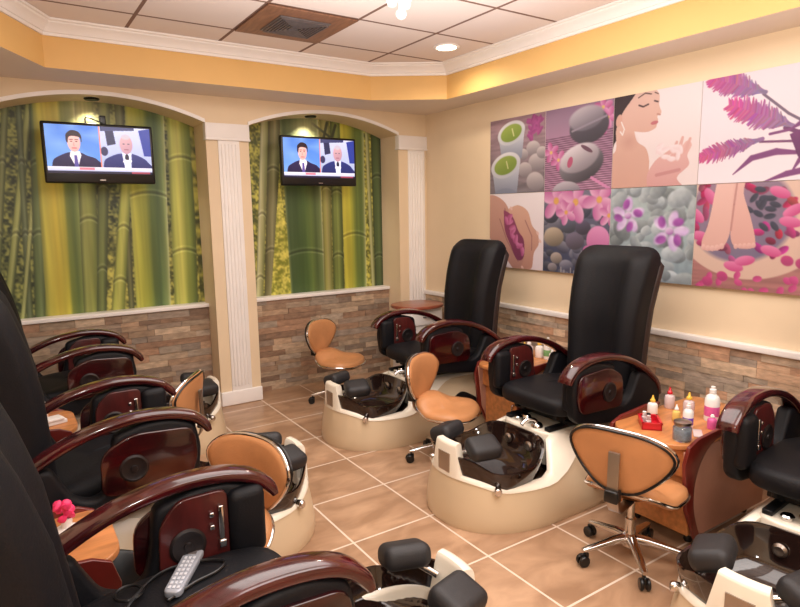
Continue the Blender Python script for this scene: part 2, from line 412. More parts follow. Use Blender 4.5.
def mural_left():
    ar = MW/MH; A = Art(230, 250, ar, (70,84,40)); S = lambda u: u*ar
    speckle(A, np.ones_like(A.X), 3, (34,48,24), (152,158,72), 110)
    speckle(A, np.clip((A.Y-.55)*4, 0, 1)*(A.X > S(.3)), 31, (70,78,30), (206,200,80), 110)
    for xt, xb, w, c in ((.12,-.03,.03,(110,120,62)),(.22,.02,.035,(140,150,72)),(.17,.12,.026,(80,96,56)),(.27,.09,.022,(150,158,84)),(.24,.17,.05,(84,106,50)),(.05,-.08,.03,(96,106,56)),(.3,.2,.03,(128,140,52))):
        stalk(A, S(xt), S(xb), w, w*1.1, YG((44,58,30), c, tuple(min(255, v+26) for v in c), (70,84,40)), (.3, .62))
    stalk(A, S(.32), S(.288), S(.19), S(.19), [(-1,(128,134,50)),(-.8,(196,190,60)),(-.3,(204,184,48)),(.15,(186,178,46)),(.3,(112,130,42)),(.6,(88,112,44)),(.85,(130,150,66)),(1,(196,204,140))])
    stalk(A, S(.455), S(.405), S(.09), S(.085), YG((70,84,36),(150,158,72),(140,150,62),(100,116,46)), (.22, .56))
    stalk(A, S(.55), S(.45), S(.06), S(.05), YG((52,64,30),(96,112,52),(116,132,62),(70,84,40)), (.4, .8))
    stalk(A, S(.62), S(.6), S(.05), S(.03), YG((46,52,28),(90,100,50),(118,124,70),(70,74,40)))
    stalk(A, S(.68), S(.53), S(.05), S(.07), YG((86,96,36),(176,184,70),(190,194,82),(126,140,50)), (.6, .86), .25)
    stalk(A, S(.745), S(.715), S(.2), S(.185), [(-1,(150,156,62)),(-.85,(186,186,60)),(-.5,(166,170,48)),(-.15,(140,152,44)),(.1,(84,108,42)),(.45,(72,100,50)),(.75,(112,138,74)),(.9,(150,168,92)),(1,(214,220,170))], (.44,))
    stalk(A, S(.925), S(.893), S(.14), S(.135), [(-1,(110,124,48)),(-.7,(186,194,76)),(-.2,(200,200,84)),(.2,(150,164,58)),(.7,(104,126,48)),(1,(70,84,36))], (.26, .73))
    speckle(A, np.clip((A.X-S(.972))*300, 0, 1), 8, (60,70,30), (190,186,70), 60)
    glow = np.exp(-(((A.X-S(.44))/.12)**2+((A.Y-.06)/.1)**2)); A.mix(glow*.5, (245,225,165)); return wash(A)  # warm spotlight glow above the television, painted into the mural colours
def mural_right():
    ar = MW/MH; A = Art(230, 250, ar, (96,104,44)); S = lambda u: u*ar
    speckle(A, np.ones_like(A.X), 13, (80,88,28), (210,204,76), 110)
    stalk(A, S(.035), S(.04), S(.09), S(.09), YG((50,54,36),(88,92,58),(104,108,66),(150,150,110)), (.35, .8))
    stalk(A, S(.19), S(.1), S(.055), S(.05), YG((120,122,74),(206,204,150),(176,176,112),(130,134,70)), (.55, .9))
    stalk(A, S(.25), S(.17), S(.08), S(.08), YG((70,66,38),(110,108,60),(150,146,96),(88,90,46)), (.3, .75))
    speckle(A, (np.abs(A.X-S(.26)) < (A.Y-.35)*.12)*1., 41, (130,136,30), (226,216,84), 110)
    stalk(A, S(.41), S(.43), S(.26), S(.245), [(-1,(128,146,84)),(-.85,(62,88,42)),(-.4,(58,86,36)),(.0,(70,100,40)),(.35,(92,116,46)),(.6,(74,96,44)),(.88,(110,132,70)),(1,(196,202,150))], (.77,))
    stalk(A, S(.585), S(.575), S(.07), S(.065), YG((96,96,40),(150,150,66),(172,166,90),(120,124,54)), (.4,))
    stalk(A, S(.66), S(.65), S(.08), S(.085), YG((58,70,32),(106,124,48),(130,146,62),(80,98,40)), (.42, .8))
    stalk(A, S(.78), S(.78), S(.18), S(.17), [(-1,(190,186,60)),(-.8,(204,196,52)),(-.35,(190,186,46)),(-.1,(150,160,46)),(.2,(104,128,46)),(.7,(92,118,48)),(.9,(150,166,92)),(1,(206,210,160))], (.68,))
    speckle(A, np.clip(1-np.abs(A.X-S(.9))*70, 0, 1), 15, (90,96,40), (210,206,80), 70)
    stalk(A, S(.89), S(.92), S(.03), S(.03), YG((120,128,70),(196,200,140),(170,176,110),(110,120,60)))
    stalk(A, S(.965), S(.97), S(.09), S(.08), YG((44,58,30),(70,92,46),(84,106,56),(52,66,36)), (.33, .82))
    A.line([(S(.5), .03), (S(.62), .1)], .008, (60,70,40)); A.line([(S(.6), .02), (S(.57), .12)], .01, (50,60,34)); A.line([(S(.66), .03), (S(.63), .11)], .01, (56,64,36))
    glow = np.exp(-(((A.X-S(.44))/.1)**2+((A.Y-.06)/.1)**2)); A.mix(glow*.55, (248,228,175)); return wash(A)  # spotlight's bright pool is painted into this print too
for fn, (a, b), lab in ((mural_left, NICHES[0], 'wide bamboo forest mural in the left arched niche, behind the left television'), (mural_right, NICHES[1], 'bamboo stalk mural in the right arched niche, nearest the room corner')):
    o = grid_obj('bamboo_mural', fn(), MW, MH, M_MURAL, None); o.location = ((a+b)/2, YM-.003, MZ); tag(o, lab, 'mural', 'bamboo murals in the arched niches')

def flower(A, x, y, r, c, c2, n=5, rot=0., core=(240,200,90)):
    for k in range(n):
        t = rot+2*PI*k/n; A.ell(x+r*.55*math.cos(t), y+r*.55*math.sin(t), r*.5, r*.33, t, c, c2, .2)
    A.ell(x, y, r*.2, r*.2, 0, core, soft=.4)
def art_tea():
    A = Art(120, 120, 1, (150,128,122)); A.vgrad((158,120,128), (120,112,116)); A.grain(6, 40, .15)
    for k in range(26):
        a = RNG.random(2); A.ell(.72+.2*a[0], .05+.26*a[1], .07, .03, a[0]*6, (176,64,140), (140,40,110), .3)
    for x, y, r in ((.8,.44,.13),(.62,.5,.1),(.86,.62,.15),(.66,.7,.13),(.84,.86,.16),(.95,.5,.1)): A.ell(x, y, r, r*.8, .2, (206,196,190), (120,112,116), .12)
    for x, y, k in ((.4,.2,1.),(.3,.62,1.1)):
        A.poly([(x-.24*k,y),(x+.24*k,y),(x+.2*k,y+.34*k),(x-.17*k,y+.34*k)], (206,212,220), (128,138,156)); A.ell(x, y+.34*k, .185*k, .07, 0, (128,138,156))
        A.ell(x, y, .26*k, .155*k, -.2, (226,228,226), (190,196,200), .05); A.ell(x, y, .205*k, .115*k, -.2, (150,178,60), (116,150,40), .1); A.line([(x+.02,y-.05),(x+.05,y+.04)], .012, (214,220,140))
    return A
def art_stones():
    A = Art(120, 120, 1, (190,140,170)); A.vgrad((150,110,140), (196,140,170))
    for k in range(26): A.line([(0,.36+k*.026),(1,.33+k*.026)], .006, (92,48,78))
    A.mix(np.clip((.32-A.Y)*6, 0, 1)*.8, (146,112,140))
    for x, y in ((.1,.52),(.22,.62),(.8,.3),(.92,.2),(.85,.08)): flower(A, x, y, .13, (226,150,196), (190,60,130), 5, x*7)
    A.ell(.66,.27,.29,.2,-.1,(90,84,98),(50,46,58)); A.ell(.62,.17,.27,.15,-.1,(196,188,194),(90,84,98),.15); A.line([(.42,.3),(.9,.18)], .014, (140,130,146))
    A.ell(.56,.7,.34,.21,-.25,(150,146,152),(56,52,60)); A.ell(.53,.62,.31,.17,-.25,(226,218,220),(130,122,130),.12)
    A.ell(.4,.66,.07,.04,1.9,(190,70,110)); A.ell(.64,.52,.1,.025,.5,(100,60,80)); A.line([(.72,.86),(.98,1)], .02, (220,130,180))
    A.ell(.35,1.0,.22,.12,0,(196,190,196),(90,84,96)); return A
def art_woman():
    A = Art(150, 150, 1, (238,228,222)); A.vgrad((240,232,228), (236,222,214))
    A.blob([(-.05,-.1),(.3,-.06),(.22,.12),(.1,.2),(.06,.44),(-.05,.5)], (44,26,34)); A.blob([(-.05,.3),(.07,.24),(.05,.45),(-.05,.55)], (52,30,38))
    A.blob([(.02,.3),(.22,.3),(.3,.5),(.42,.6),(.46,.8),(.38,1.1),(-.1,1.1),(-.1,.68),(.04,.58)], (226,178,154), (214,158,132))
    A.blob([(.08,.1),(.22,.0),(.44,-.04),(.54,.05),(.545,.16),(.575,.24),(.53,.27),(.54,.31),(.53,.345),(.515,.39),(.42,.42),(.28,.4),(.15,.36),(.1,.25)], (232,190,168), (222,172,148))
    A.blob([(-.05,-.1),(.33,-.1),(.25,.02),(.16,.12),(.1,.2),(.04,.34),(.02,.5),(-.05,.62)], (42,24,32))
    A.ell(.07,.26,.04,.07,.2,(222,166,142)); A.line([(.1,.28),(.14,.36),(.12,.42),(.09,.38)], .008, (240,236,226))
    A.line([(.3,.05),(.38,.015),(.45,.035)], .007, (70,44,44)); A.line([(.49,.025),(.53,.045)], .006, (80,50,48))
    A.line([(.31,.13),(.36,.152),(.42,.135)], .010, (62,38,44)); A.line([(.49,.11),(.53,.125)], .009, (70,44,48))
    A.ell(.5,.335,.045,.02,-.1,(196,96,104)); A.line([(.53,.25),(.56,.26)], .01, (196,136,116))
    A.mix(A.ellm(.2,.5,.14,.12,.3,.9)[0]*.4, (190,130,110))
    A.blob([(.46,1.05),(.44,.88),(.52,.74),(.62,.68),(.74,.7),(.86,.56),(.92,.6),(.88,.7),(.9,.8),(.78,.92),(.86,1.05)], (232,182,170), (214,150,142))
    for p in ([(.7,.72),(.8,.6),(.82,.52)],[(.74,.74),(.86,.64),(.9,.54)],[(.62,.7),(.74,.62),(.76,.56)]): A.line(p, [.03,.024,.016], (226,170,158))
    for k in range(14): A.ell(.56+RNG.random()*.26, .58+RNG.random()*.16, .06, .03, RNG.random()*3, (246,236,234), (236,210,206), .4)
    A.line([(.55,.88),(.8,.84)], .02, (190,116,116), .6); return A
def art_plant():
    A = Art(150, 150, 1, (238,230,232)); A.vgrad((234,226,230), (244,236,238))
    def plume(x0, y0, x1, y1, w):
        n = 60; dx, dy = x1-x0, y1-y0; L = math.hypot(dx, dy); nx, ny = -dy/L, dx/L
        for k in range(n):
            t = k/(n-1); ww = w*(math.sin(PI*min(1, t*.9+.1))**.7)
            for sd in (-1, 1):
                j = RNG.random()*.5+.6; px, py = x0+dx*t, y0+dy*t
                c = np.array((214,60,140))*(1-t)+np.array((134,106,156))*t+RNG.normal(0, 12, 3)
                A.line([(px+dx/L*.02, py+dy/L*.02), (px-dx/L*.03+nx*ww*sd*j, py-dy/L*.03+ny*ww*sd*j)], [.02,.005], np.clip(c, 0, 255))
    A.line([(.56,.22),(.78,.42),(1.02,.58)], .013, (110,90,116)); A.line([(.56,.64),(.82,.66)], .012, (120,60,110))
    A.line([(.76,.54),(.9,.6),(.96,.72)], .02, (110,50,104))
    plume(.07,.0,.56,.2,.115); plume(.26,.27,.8,.52,.13); plume(.0,.74,.56,.62,.09)
    for p in ([(.34,.92),(.5,.78),(.7,.74),(.86,.76)],[(.62,1.0),(.8,.94),(1.02,.9)],[(.8,.56),(.9,.5),(1.0,.58)],[(.84,.92),(.92,.78),(1.0,.66)],[(.64,.58),(.8,.56)]): A.line(p, [.006,.03,.034,.02][:len(p)] if len(p) > 2 else .014, (126,56,122))
    A.blob([(.8,.6),(.95,.55),(1.02,.62),(1.02,.8),(.9,.82),(.84,.7)], (120,48,112), (92,34,90)); return A
def art_hands():
    A = Art(120, 120, 1, (240,228,226)); A.vgrad((244,236,232), (232,216,214))
    A.blob([(-.08,.02),(.1,.02),(.3,.12),(.42,.3),(.52,.55),(.72,.8),(.7,.98),(.5,1.02),(.28,.82),(.02,.62),(-.08,.5)], (212,156,130), (186,124,104))
    A.blob([(.38,.2),(.55,.16),(.72,.24),(.8,.42),(.9,.52),(.92,.66),(.84,.78),(.8,.98),(.62,1.0),(.66,.84),(.54,.7),(.48,.5),(.36,.34)], (224,170,138), (196,132,106))
    for p in ([(.3,.2),(.36,.46),(.54,.76)],[(.2,.34),(.34,.62),(.56,.9)],[(.68,.36),(.8,.56),(.8,.74)]): A.line(p, .01, (150,90,84), .7)
    A.blob([(.28,.22),(.44,.3),(.56,.5),(.66,.62),(.66,.84),(.54,.88),(.42,.7),(.3,.48)], (150,50,92), (120,36,76))
    for k in range(16):
        t = RNG.random(); A.ell(.34+t*.28+RNG.normal(0,.03), .3+t*.48, .07, .035, RNG.random()*3, (226,120,170), (170,50,110), .25)
    for x, y in ((.9,.52),(.94,.62),(.64,.98),(.42,.2)): A.ell(x, y, .03, .02, .8, (236,190,170))
    return A
def art_pebbles():
    A = Art(120, 120, 1, (70,76,98)); A.vgrad((110,110,130), (44,54,84))
    for k in range(60):
        x, y = RNG.random(2); r = .05+.07*RNG.random(); g = 70+70*RNG.random(); A.ell(x, .22+y*.8, r*1.2, r*.8, RNG.normal(0,.3), (g+16,g+18,g+30), (g*.4,g*.42,g*.6), .15)
    for x, y, r, c in ((.17,.56,.17,(206,186,150)),(.22,.82,.1,(196,180,160)),(.16,.94,.08,(170,160,160)),(.5,.6,.15,(120,110,132)),(.4,.42,.13,(96,104,124)),(.62,.44,.12,(90,84,110)),(.12,.3,.13,(80,84,108))): A.ell(x, y, r, r*.75, 0, c, tuple(v*.5 for v in c), .12)
    for k in range(10): A.line([(.3+k*.05,.93+.03*(k % 3)),(.3+k*.05,1.)], .008, (210,206,190), .6)
    for x, y, r in ((.2,.12,.26),(.5,.14,.26),(.84,.12,.24),(.36,.26,.16),(.98,.3,.15)): flower(A, x, y, r, (236,176,206), (196,80,150), 5, x*5, (236,170,70))
    A.ell(.84,.58,.17,.17,.4,(232,140,192),(196,90,150)); A.ell(.72,.72,.1,.07,.4,(214,110,170),(170,70,130)); return A
def art_orchids():
    A = Art(150, 150, 1, (150,176,172)); A.vgrad((170,192,184), (130,156,162)); 
    for k in range(90):
        x, y = RNG.random(2); r = .06+.07*RNG.random(); g = 130+90*RNG.random(); A.ell(x*1.1-.05, y*1.1-.05, r*1.15, r*.8, RNG.normal(0,.6), (g,g+16,g+12), (g*.6,g*.68,g*.7), .18)
    for x, y, r in ((.23,.3,.2),(.73,.46,.21)):
        for k in range(5):
            t = k*2*PI/5+.3+x*3; A.ell(x+r*.6*math.cos(t), y+r*.6*math.sin(t), r*.5, r*.3, t, (232,214,240), (196,160,218), .35)
        for k in range(4):
            t = k*PI/2+.9+x*2; A.ell(x+r*.62*math.cos(t), y+r*.62*math.sin(t), r*.36, r*.25, t+.6, (186,84,186), (136,46,148), .4)
        A.ell(x, y, r*.25, r*.22, 0, (240,224,240), (160,80,170), .3)
    A.grain(30, 30, .06); return A
def art_feet():
    A = Art(150, 150, 1, (178,112,104)); A.vgrad((190,130,118), (170,104,96)); A.grain(3, 50, .12)
    A.ell(.5,.26,.74,.64,0,(232,200,174),(220,182,154),.02); A.ell(.42,.3,.5,.46,0,(150,120,140),(110,100,130),.1)
    for k in range(46):
        t = RNG.random()*6.3; q = .18+.3*RNG.random()**.5; c = np.array((206,40,110))+RNG.normal(0,26,3); A.ell(.44+q*math.cos(t)*1.05, .3+q*math.sin(t)*.98, .05+.03*RNG.random(), .035, RNG.random()*3, np.clip(c,0,255), np.clip(c*.6,0,255), .2)
    for k in range(14): A.ell(.5+RNG.random()*.25, .05+RNG.random()*.4, .06, .03, RNG.random()*3, (60,64,86), (40,44,60), .3)
    for x, y, a in ((.76,.1,.4),(.88,.26,-.5),(.86,.36,.2),(.72,.62,.3),(.4,.78,.2),(.5,.72,-.2),(.02,.3,.8),(.06,.5,.2),(.14,.12,1.)): A.ell(x, y, .1, .05, a, (236,120,170), (204,50,120), .15)
    A.blob([(.2,-.05),(.38,-.05),(.4,.1),(.36,.3),(.34,.5),(.27,.62),(.12,.64),(.08,.56),(.14,.36)], (238,192,174), (226,170,150))
    A.blob([(.36,-.05),(.46,-.05),(.45,.1),(.52,.3),(.58,.52),(.56,.6),(.42,.6),(.36,.52),(.35,.3)], (234,184,166), (222,162,144))
    A.line([(.385,.0),(.37,.2),(.355,.44)], .01, (180,116,110), .7)
    for k in range(5): A.ell(.1+k*.045, .61+.012*k-.004*k*k, .024, .03, 0, (240,196,178), (220,160,146)); A.ell(.41+k*.04, .59-.004*k, .02, .026, 0, (236,188,170), (218,156,142))
    for k in range(16):
        x, y = RNG.random(), .86+RNG.random()*.16; A.ell(x, y, .045, .032, RNG.random()*3, (226,70,140), (190,40,110), .2)
    for x, y in ((.86,.7),(.98,.72),(.3,.88),(.16,.94)): A.ell(x, y, .06, .05, .4, (210,50,120), (170,40,100), .2)
    return A
CV = [(art_tea,0,0,'square canvas print of two cups of green tea beside stones'),(art_stones,0,1,'square canvas print of stacked grey spa stones on a pink mat'),(art_woman,0,2,'square canvas print of a dark haired woman holding white petals'),(art_plant,0,3,'square canvas print of magenta feathery flower spikes on white'),
      (art_hands,1,0,'square canvas print of cupped hands holding pink petals'),(art_pebbles,1,1,'square canvas print of pink orchids over dark wet pebbles'),(art_orchids,1,2,'square canvas print of purple orchids on pale green pebbles'),(art_feet,1,3,'canvas print of bare feet in a bowl of rose petals')]
YE = [3.912, 3.297, 2.688, 2.078, 1.464]; ZE = [2.318, 1.722, 1.115]
for fn, r, c, lab in CV:
    w, h = YE[c]-YE[c+1]-.003, ZE[r]-ZE[r+1]-.003
    t = thing('canvas_print', lab+', on the cream wall', 'canvas print', (XR-.028, (YE[c]+YE[c+1])/2, ZE[r+1]), -PI/2, 'square spa canvas prints on the right wall')
    MB().box(-w/2, w/2, .001, .027, 0, h, .002).build('stretcher', M_CANVAS, t)
    A = fn(); lum = A.a.mean(-1, keepdims=True); A.a = ((A.a*.84+lum*.16)*.9+.06)*np.array((.95,.94,.975))
    grid_obj('print', A.out(), w, h, M_PRINT, t)

def screen_art():
    ar = 1.9; A = Art(190, 100, ar, (20,20,50)); S = ar
    A.poly([(0,0),(.95,0),(.95,.86),(0,.86)], (70,120,214), (96,150,226)); A.mix((A.X < .95)*np.clip(A.noise(8,5,4)-.4, 0, 1)*.9, (150,190,240))
    A.blob([(.08,.9),(.12,.72),(.3,.6),(.42,.56),(.58,.56),(.7,.62),(.88,.7),(.93,.9)], (38,32,78), (30,24,60)); A.poly([(.42,.54),(.58,.54),(.6,.62),(.53,.86),(.49,.86),(.4,.64)], (236,232,240)); A.poly([(.475,.62),(.525,.62),(.545,.86),(.47,.86)], (84,74,150))
    A.ell(.49,.36,.115,.2,0,(236,190,186),(220,166,164),.06); A.blob([(.36,.36),(.36,.2),(.46,.11),(.58,.14),(.63,.24),(.62,.36),(.59,.25),(.42,.24),(.385,.36)], (40,24,36))
    for x in (.445, .535): A.ell(x, .34, .02, .012, 0, (70,40,50)); A.line([(x-.03,.305),(x+.03,.3)], .008, (60,36,40))
    A.line([(.455,.475),(.53,.475)], .01, (180,90,100)); A.line([(.49,.36),(.482,.42),(.5,.425)], .008, (200,140,140))
    A.poly([(.95,0),(1.9,0),(1.9,.86),(.95,.86)], (196,204,232), (160,174,216)); A.poly([(1.05,.04),(1.2,.02),(1.24,.36),(1.08,.4)], (44,48,84)); A.poly([(1.68,.05),(1.9,0),(1.9,.6),(1.76,.6)], (44,60,150)); A.poly([(.97,.0),(1.6,0),(1.6,.06),(.97,.1)], (60,66,110))
    A.ell(1.02,.52,.07,.1,0,(50,50,90)); A.blob([(.98,.9),(1.02,.7),(1.22,.58),(1.36,.55),(1.52,.55),(1.7,.62),(1.82,.72),(1.86,.9)], (42,52,120), (34,40,96)); A.poly([(1.34,.54),(1.52,.54),(1.5,.86),(1.38,.86)], (214,222,246))
    A.ell(1.43,.36,.125,.21,0,(206,168,176),(176,136,156),.06); A.ell(1.43,.2,.1,.07,0,(190,182,196),soft=.4)
    for x in (1.385, 1.475): A.ell(x, .35, .02, .012, 0, (90,70,90))
    A.line([(1.395,.47),(1.465,.47)], .01, (150,90,110)); A.ell(1.43,.64,.04,.08,0,(40,40,60)); A.poly([(1.36,.68),(1.52,.7),(1.5,.76),(1.35,.74)], (236,236,246))
    A.line([(.95,0),(.95,.86)], .012, (226,130,110)); A.poly([(0,.86),(1.9,.86),(1.9,.95),(0,.95)], (226,228,244), (180,190,226)); A.poly([(.55,.87),(.82,.87),(.82,.92),(.55,.92)], (200,120,140)); A.poly([(0,.945),(1.9,.945),(1.9,1),(0,1)], (30,30,56))
    A.poly([(1.5,.945),(1.85,.945),(1.85,.985),(1.5,.985)], (150,60,80)); return A.out()
def make_tv(label, x):
    t = thing('television', label, 'television', (x, 4.95, 1.825), 0, 'wall mounted televisions in the niches')
    MB().box(-.366, .366, 0, .05, 0, .425, .012).box(-.25, .25, .045, .075, .08, .36, .02).build('housing', M_BLACKP, t)
    s = grid_obj('screen', screen_art(), .69, .335, M_SCREEN, t); s.location = (0, -.0015, .07)
    MB().box(-.1, .1, .07, .09, .12, .34).box(-.03, .03, .085, .236, .2, .26).box(-.12, .12, .2325, .237, .1, .35).build('wall_bracket', M_BLACKM, t)
    MB().box(-.02, .02, -.002, .002, .02, .028, .001).build('badge', M_STEEL, t); return t
make_tv('black flat television showing a split screen news broadcast, in the left arched niche', .678)
make_tv('black flat television showing a split screen news broadcast, in the right arched niche', 2.44)
# a small hook shaped wire and socket above the left television
t = thing('cable_outlet', 'small dark cable outlet with a curled lead above the left television', 'cable outlet', (.74, YM-.004, 2.3))
MB().box(-.022, .022, -.02, 0, -.03, .04, .006).build('socket', M_BLACKP, t)
MB().tube(smooth_path([(.0,-.02,-.02),(-.05,-.03,.0),(-.11,-.03,.02),(-.12,-.03,-.02),(-.1,-.03,-.05)]), .006, 8).build('lead', M_BLACKP, t)

# ceiling fittings
t = thing('air_vent', 'brown wooden ceiling panel with a square metal air grille', 'air vent', (1.71, 3.76, ZC))
MB().box(-.296, .296, -.296, .296, -.012, -.001, .003).build('panel', M_VENT, t)
mb = MB().box(-.17, .17, -.17, .17, -.02, -.0115, .003)
for k in range(7):
    r = .155-.02*k
    for q in range(4): mb.box(-r, r, -r-.004, -r+.004, -.03, -.019, M=Matrix.Rotation(q*PI/2, 4, 'Z'))
mb.build('grille', M_GREYM, t)
t = thing('recessed_light', 'round lit recessed ceiling light near the corner of the tray', 'ceiling light', (2.87, 3.68, ZC))
MB().lathe([(.062,-.001),(.095,-.001),(.098,-.006),(.092,-.012),(.066,-.010),(.06,-.004)]).build('rim', M_WHITE, t)
MB().lathe([(0,-.0085),(.072,-.0085),(.072,-.0125),(0,-.0135)]).build('lens', M_LAMP, t)
t = thing('ceiling_lamp', 'small white ornate ceiling lamp with drop bulbs at the top edge', 'ceiling lamp', (1.97, 2.93, ZC))
MB().lathe([(0,-.001),(.07,-.001),(.075,-.012),(.04,-.026),(.02,-.04),(0,-.042)]).build('canopy', M_WHITE, t)
for k in range(3):
    a = k*2*PI/3+.5; x, y = .05*math.cos(a), .05*math.sin(a)
    b = MB().lathe([(0,-.02),(.022,-.025),(.032,-.05),(.02,-.075),(0,-.08)], (x, y, 0), 14).build('bulb_cup', M_WPLAS, t)
MB().lathe([(.012,-.03),(.014,-.09),(.026,-.1),(.03,-.118),(.02,-.138),(0,-.145)], n=14).build('drop_bulb', M_WPLAS, t)
for (x, n, lab) in ((.66, 0, 'small round spotlight under the left arch above the television'), (2.4, 1, 'small round spotlight under the right arch above the television')):
    z = arch_z(x, n); t = thing('arch_spotlight', lab, 'spotlight', (x, 5.03, z), 0, 'spotlights under the arches')
    MB().lathe([(.03,.004),(.05,.004),(.053,-.006),(.045,-.014),(.03,-.012)], n=20).build('rim', M_BLACKM, t)
    MB().lathe([(0,-.001),(.032,-.001),(.031,-.01),(0,-.012)], n=16).build('lens', M_LAMP, t)
# ------------------------------------------------------------------ pedicure spa chair (faces +x; tip of the foot basin at x=1.3)
HB, TIP, XBK = .368, 1.28, -.2
def base_outline(off):
    b = HB-off; a = .50-off; pts = [(XBK+off+(.76-XBK-off)*k/12, -b) for k in range(12)]
    for k in range(33):
        t = -PI/2+PI*k/32; c, s_ = math.cos(t), math.sin(t)
        pts.append((.78+a*abs(c)**(2/2.25), b*math.copysign(abs(s_)**(2/2.25), s_)))
    pts += [(x, -y) for x, y in reversed(pts[:12])]
    return pts
OL0, OL2 = base_outline(0), base_outline(.2)
def seam_z(x): return .2+.05*sstep(1.08, 1.28, x)+.165*sstep(.84, .26, x)
def inset_at(x, z): return .03+max(0, z-.2)*.74*sstep(1.08, .86, x)
def rim_z(x, y):
    side = .222+.163*sstep(.82, .64, x)
    post = .425*sstep(.13, .098, abs(y)) if x > 1.0 else 0
    return max(side, post, .222+.05*sstep(1.05, 1.28, x))
def ring_at(zf, extra=0.):
    out = []
    for p, q in zip(OL0, OL2):
        z = zf(*p); o = (inset_at(p[0], z)+extra)/.2; out.append((p[0]+(q[0]-p[0])*o, p[1]+(q[1]-p[1])*o, z))
    return out
def side_bar(poly, y, th, r, mb): mb.prism(poly, y-th/2, y+th/2, 'y', r); return mb
def make_chair():
    t = thing('pedicure_chair', '', 'pedicure chair')
    # beige shell
    rings = [[(*p, .0) for p in base_outline(.006)], [(*p, .03) for p in OL0]]
    top = ring_at(lambda x, y: seam_z(x))
    for f in (.25, .5, .75, 1.): rings.append([(p[0]+(q[0]-p[0])*f**1.5, p[1]+(q[1]-p[1])*f**1.5, .03+(q[2]-.03)*f) for p, q in zip(OL0, top)])
    rings.append(ring_at(lambda x, y: seam_z(x)-.006, .02))
    MB().loft(rings, caps=False).build('base_shell', M_SHELL, t, ang=50)
    # ivory cradle
    hz = lambda x, y, d=0.: max(seam_z(x)+.014, rim_z(x, y)+d)
    rings = [ring_at(lambda x, y: seam_z(x)-.014, .018), ring_at(lambda x, y: seam_z(x), -.005), ring_at(lambda x, y: seam_z(x)+.006, -.004), ring_at(lambda x, y: hz(x, y, -.016), .002),
             ring_at(lambda x, y: hz(x, y, -.003), .008), ring_at(hz, .018), ring_at(hz, .04), ring_at(lambda x, y: hz(x, y, -.012), .05)]
    rings.append([(p[0], p[1], .15) for p in base_outline(.1)])
    mb = MB().loft(rings, caps=False)
    mb.prism(rpoly([(XBK+.16,-.185),(.66,-.185),(.69,-.12),(.69,.12),(.66,.185),(XBK+.16,.185)], .04), .20, .388, 'z', .012)
    mb.build('basin_cradle', M_IVORY, t, ang=50)
    MB().prism(rpoly([(1.236,-.045),(1.236,.045),(1.2535,.045),(1.2535,-.045)], .002), .27, .37, 'z').build('light_strip', M_STEEL, t)
    # smoked bowl with a saddle shaped rim
    def bowl(k, f, dz=0.):
        out = []
        for x, y in supere(.268, .302, 3.0, 48):
            u = x/.268; w = 1-.10*sstep(.1, -.9, u)-.25*sstep(.3, 1., u)
            rz = .31+.072*sstep(-.35, -.95, u)+.06*sstep(.55, .95, u); out.append((.967+x*k, y*w*k, .158+(rz-.165)*f+dz))
        return out
    MB().loft([bowl(.6, 0), bowl(.86, .12), bowl(.95, .38), bowl(.995, .72), bowl(1.012, .96), bowl(1.01, 1.), bowl(.975, 1.), bowl(.95, .9), bowl(.88, .45), bowl(.7, .2), bowl(.4, .14)]).build('foot_bowl', M_BOWL, t, ang=50)
    # foot pads either side of the ivory post
    for sd in (-1, 1):
        R = Matrix.Translation((1.115, sd*.148, .405)) @ Matrix.Rotation(-sd*.32, 4, 'X') @ Matrix.Rotation(.12, 4, 'Y') @ Matrix.Rotation(-sd*.25, 4, 'Z')
        p = MB().box(-.085, .085, -.07, .07, -.042, .042, .034, 5, M=R).build('foot_pad', M_PAD, t)
        MB().tube([(1.18, sd*.04, .36), (1.13, sd*.13, .39)], .012).build('pad_arm', M_CHROME, p)
    # faucet, jets
    mb = MB().lathe([(.034,.386),(.034,.396),(.024,.41),(.012,.416),(0,.417)], (.64, .06, 0), 18)
    mb.tube(smooth_path([(.64,.06,.405),(.66,.05,.43),(.70,.035,.43),(.73,.03,.41)]), .012, 10)
    mb.lathe([(.02,.386),(.02,.42),(.026,.426),(.02,.437),(0,.438)], (.64, -.02, 0), 14)
    mb.lathe([(.02,.386),(.02,.40),(.026,.406),(.02,.412),(0,.413)], (.64, -.085, 0), 14); mb.build('faucet', M_CHROME, t)
    for y in (-.07, .09):
        MB().lathe([(0,0),(.026,0),(.028,.006),(.018,.014),(0,.012)], n=16, M=Matrix.Translation((.733, y, .305)) @ Matrix.Rotation(PI/2, 4, 'Y')).build('water_jet', M_STEEL, t)
    for sd in (-1, 1):
        MB().lathe([(0,-.01),(.019,-.01),(.021,.006),(.021,.016),(.015,.024),(0,.024)], n=16, M=Matrix.Translation((1.12, sd*.262, .218)) @ Matrix.Rotation(-sd*PI/2, 4, 'X') @ Matrix.Rotation(.6, 4, 'Y')).build('drain_knob', M_CHROME, t)
        arch = rpoly([(.14,.09),(.52,.1),(.50,.15),(.40,.24),(.30,.275),(.2,.22),(.15,.15)], .04)
        mb = MB().prism(arch, -.006, .006, 'y', .002)
        mb.v = [(x, y+sd*(HB+.004-(max(0, z-.03)/(seam_z(x)-.03))**1.5*inset_at(x, seam_z(x))), z) for x, y, z in mb.v]
        mb.build('side_recess', M_BLACKP, t)
    M1 = lambda x, z: Matrix.Translation((x, -HB+inset_at(x, z)+.012, z)) @ Matrix.Rotation(PI/2, 4, 'X')
    MB().lathe([(0,-.01),(.010,-.01),(.010,.006),(0,.008)], n=12, M=M1(.55, .345)).build('control_button', M_BLACKP, t)
    MB().lathe([(0,-.01),(.007,-.01),(.007,.006),(0,.008)], n=12, M=M1(.50, .35)).build('control_button', M_BLACKP, t)
    # seat slide
    mb = MB()
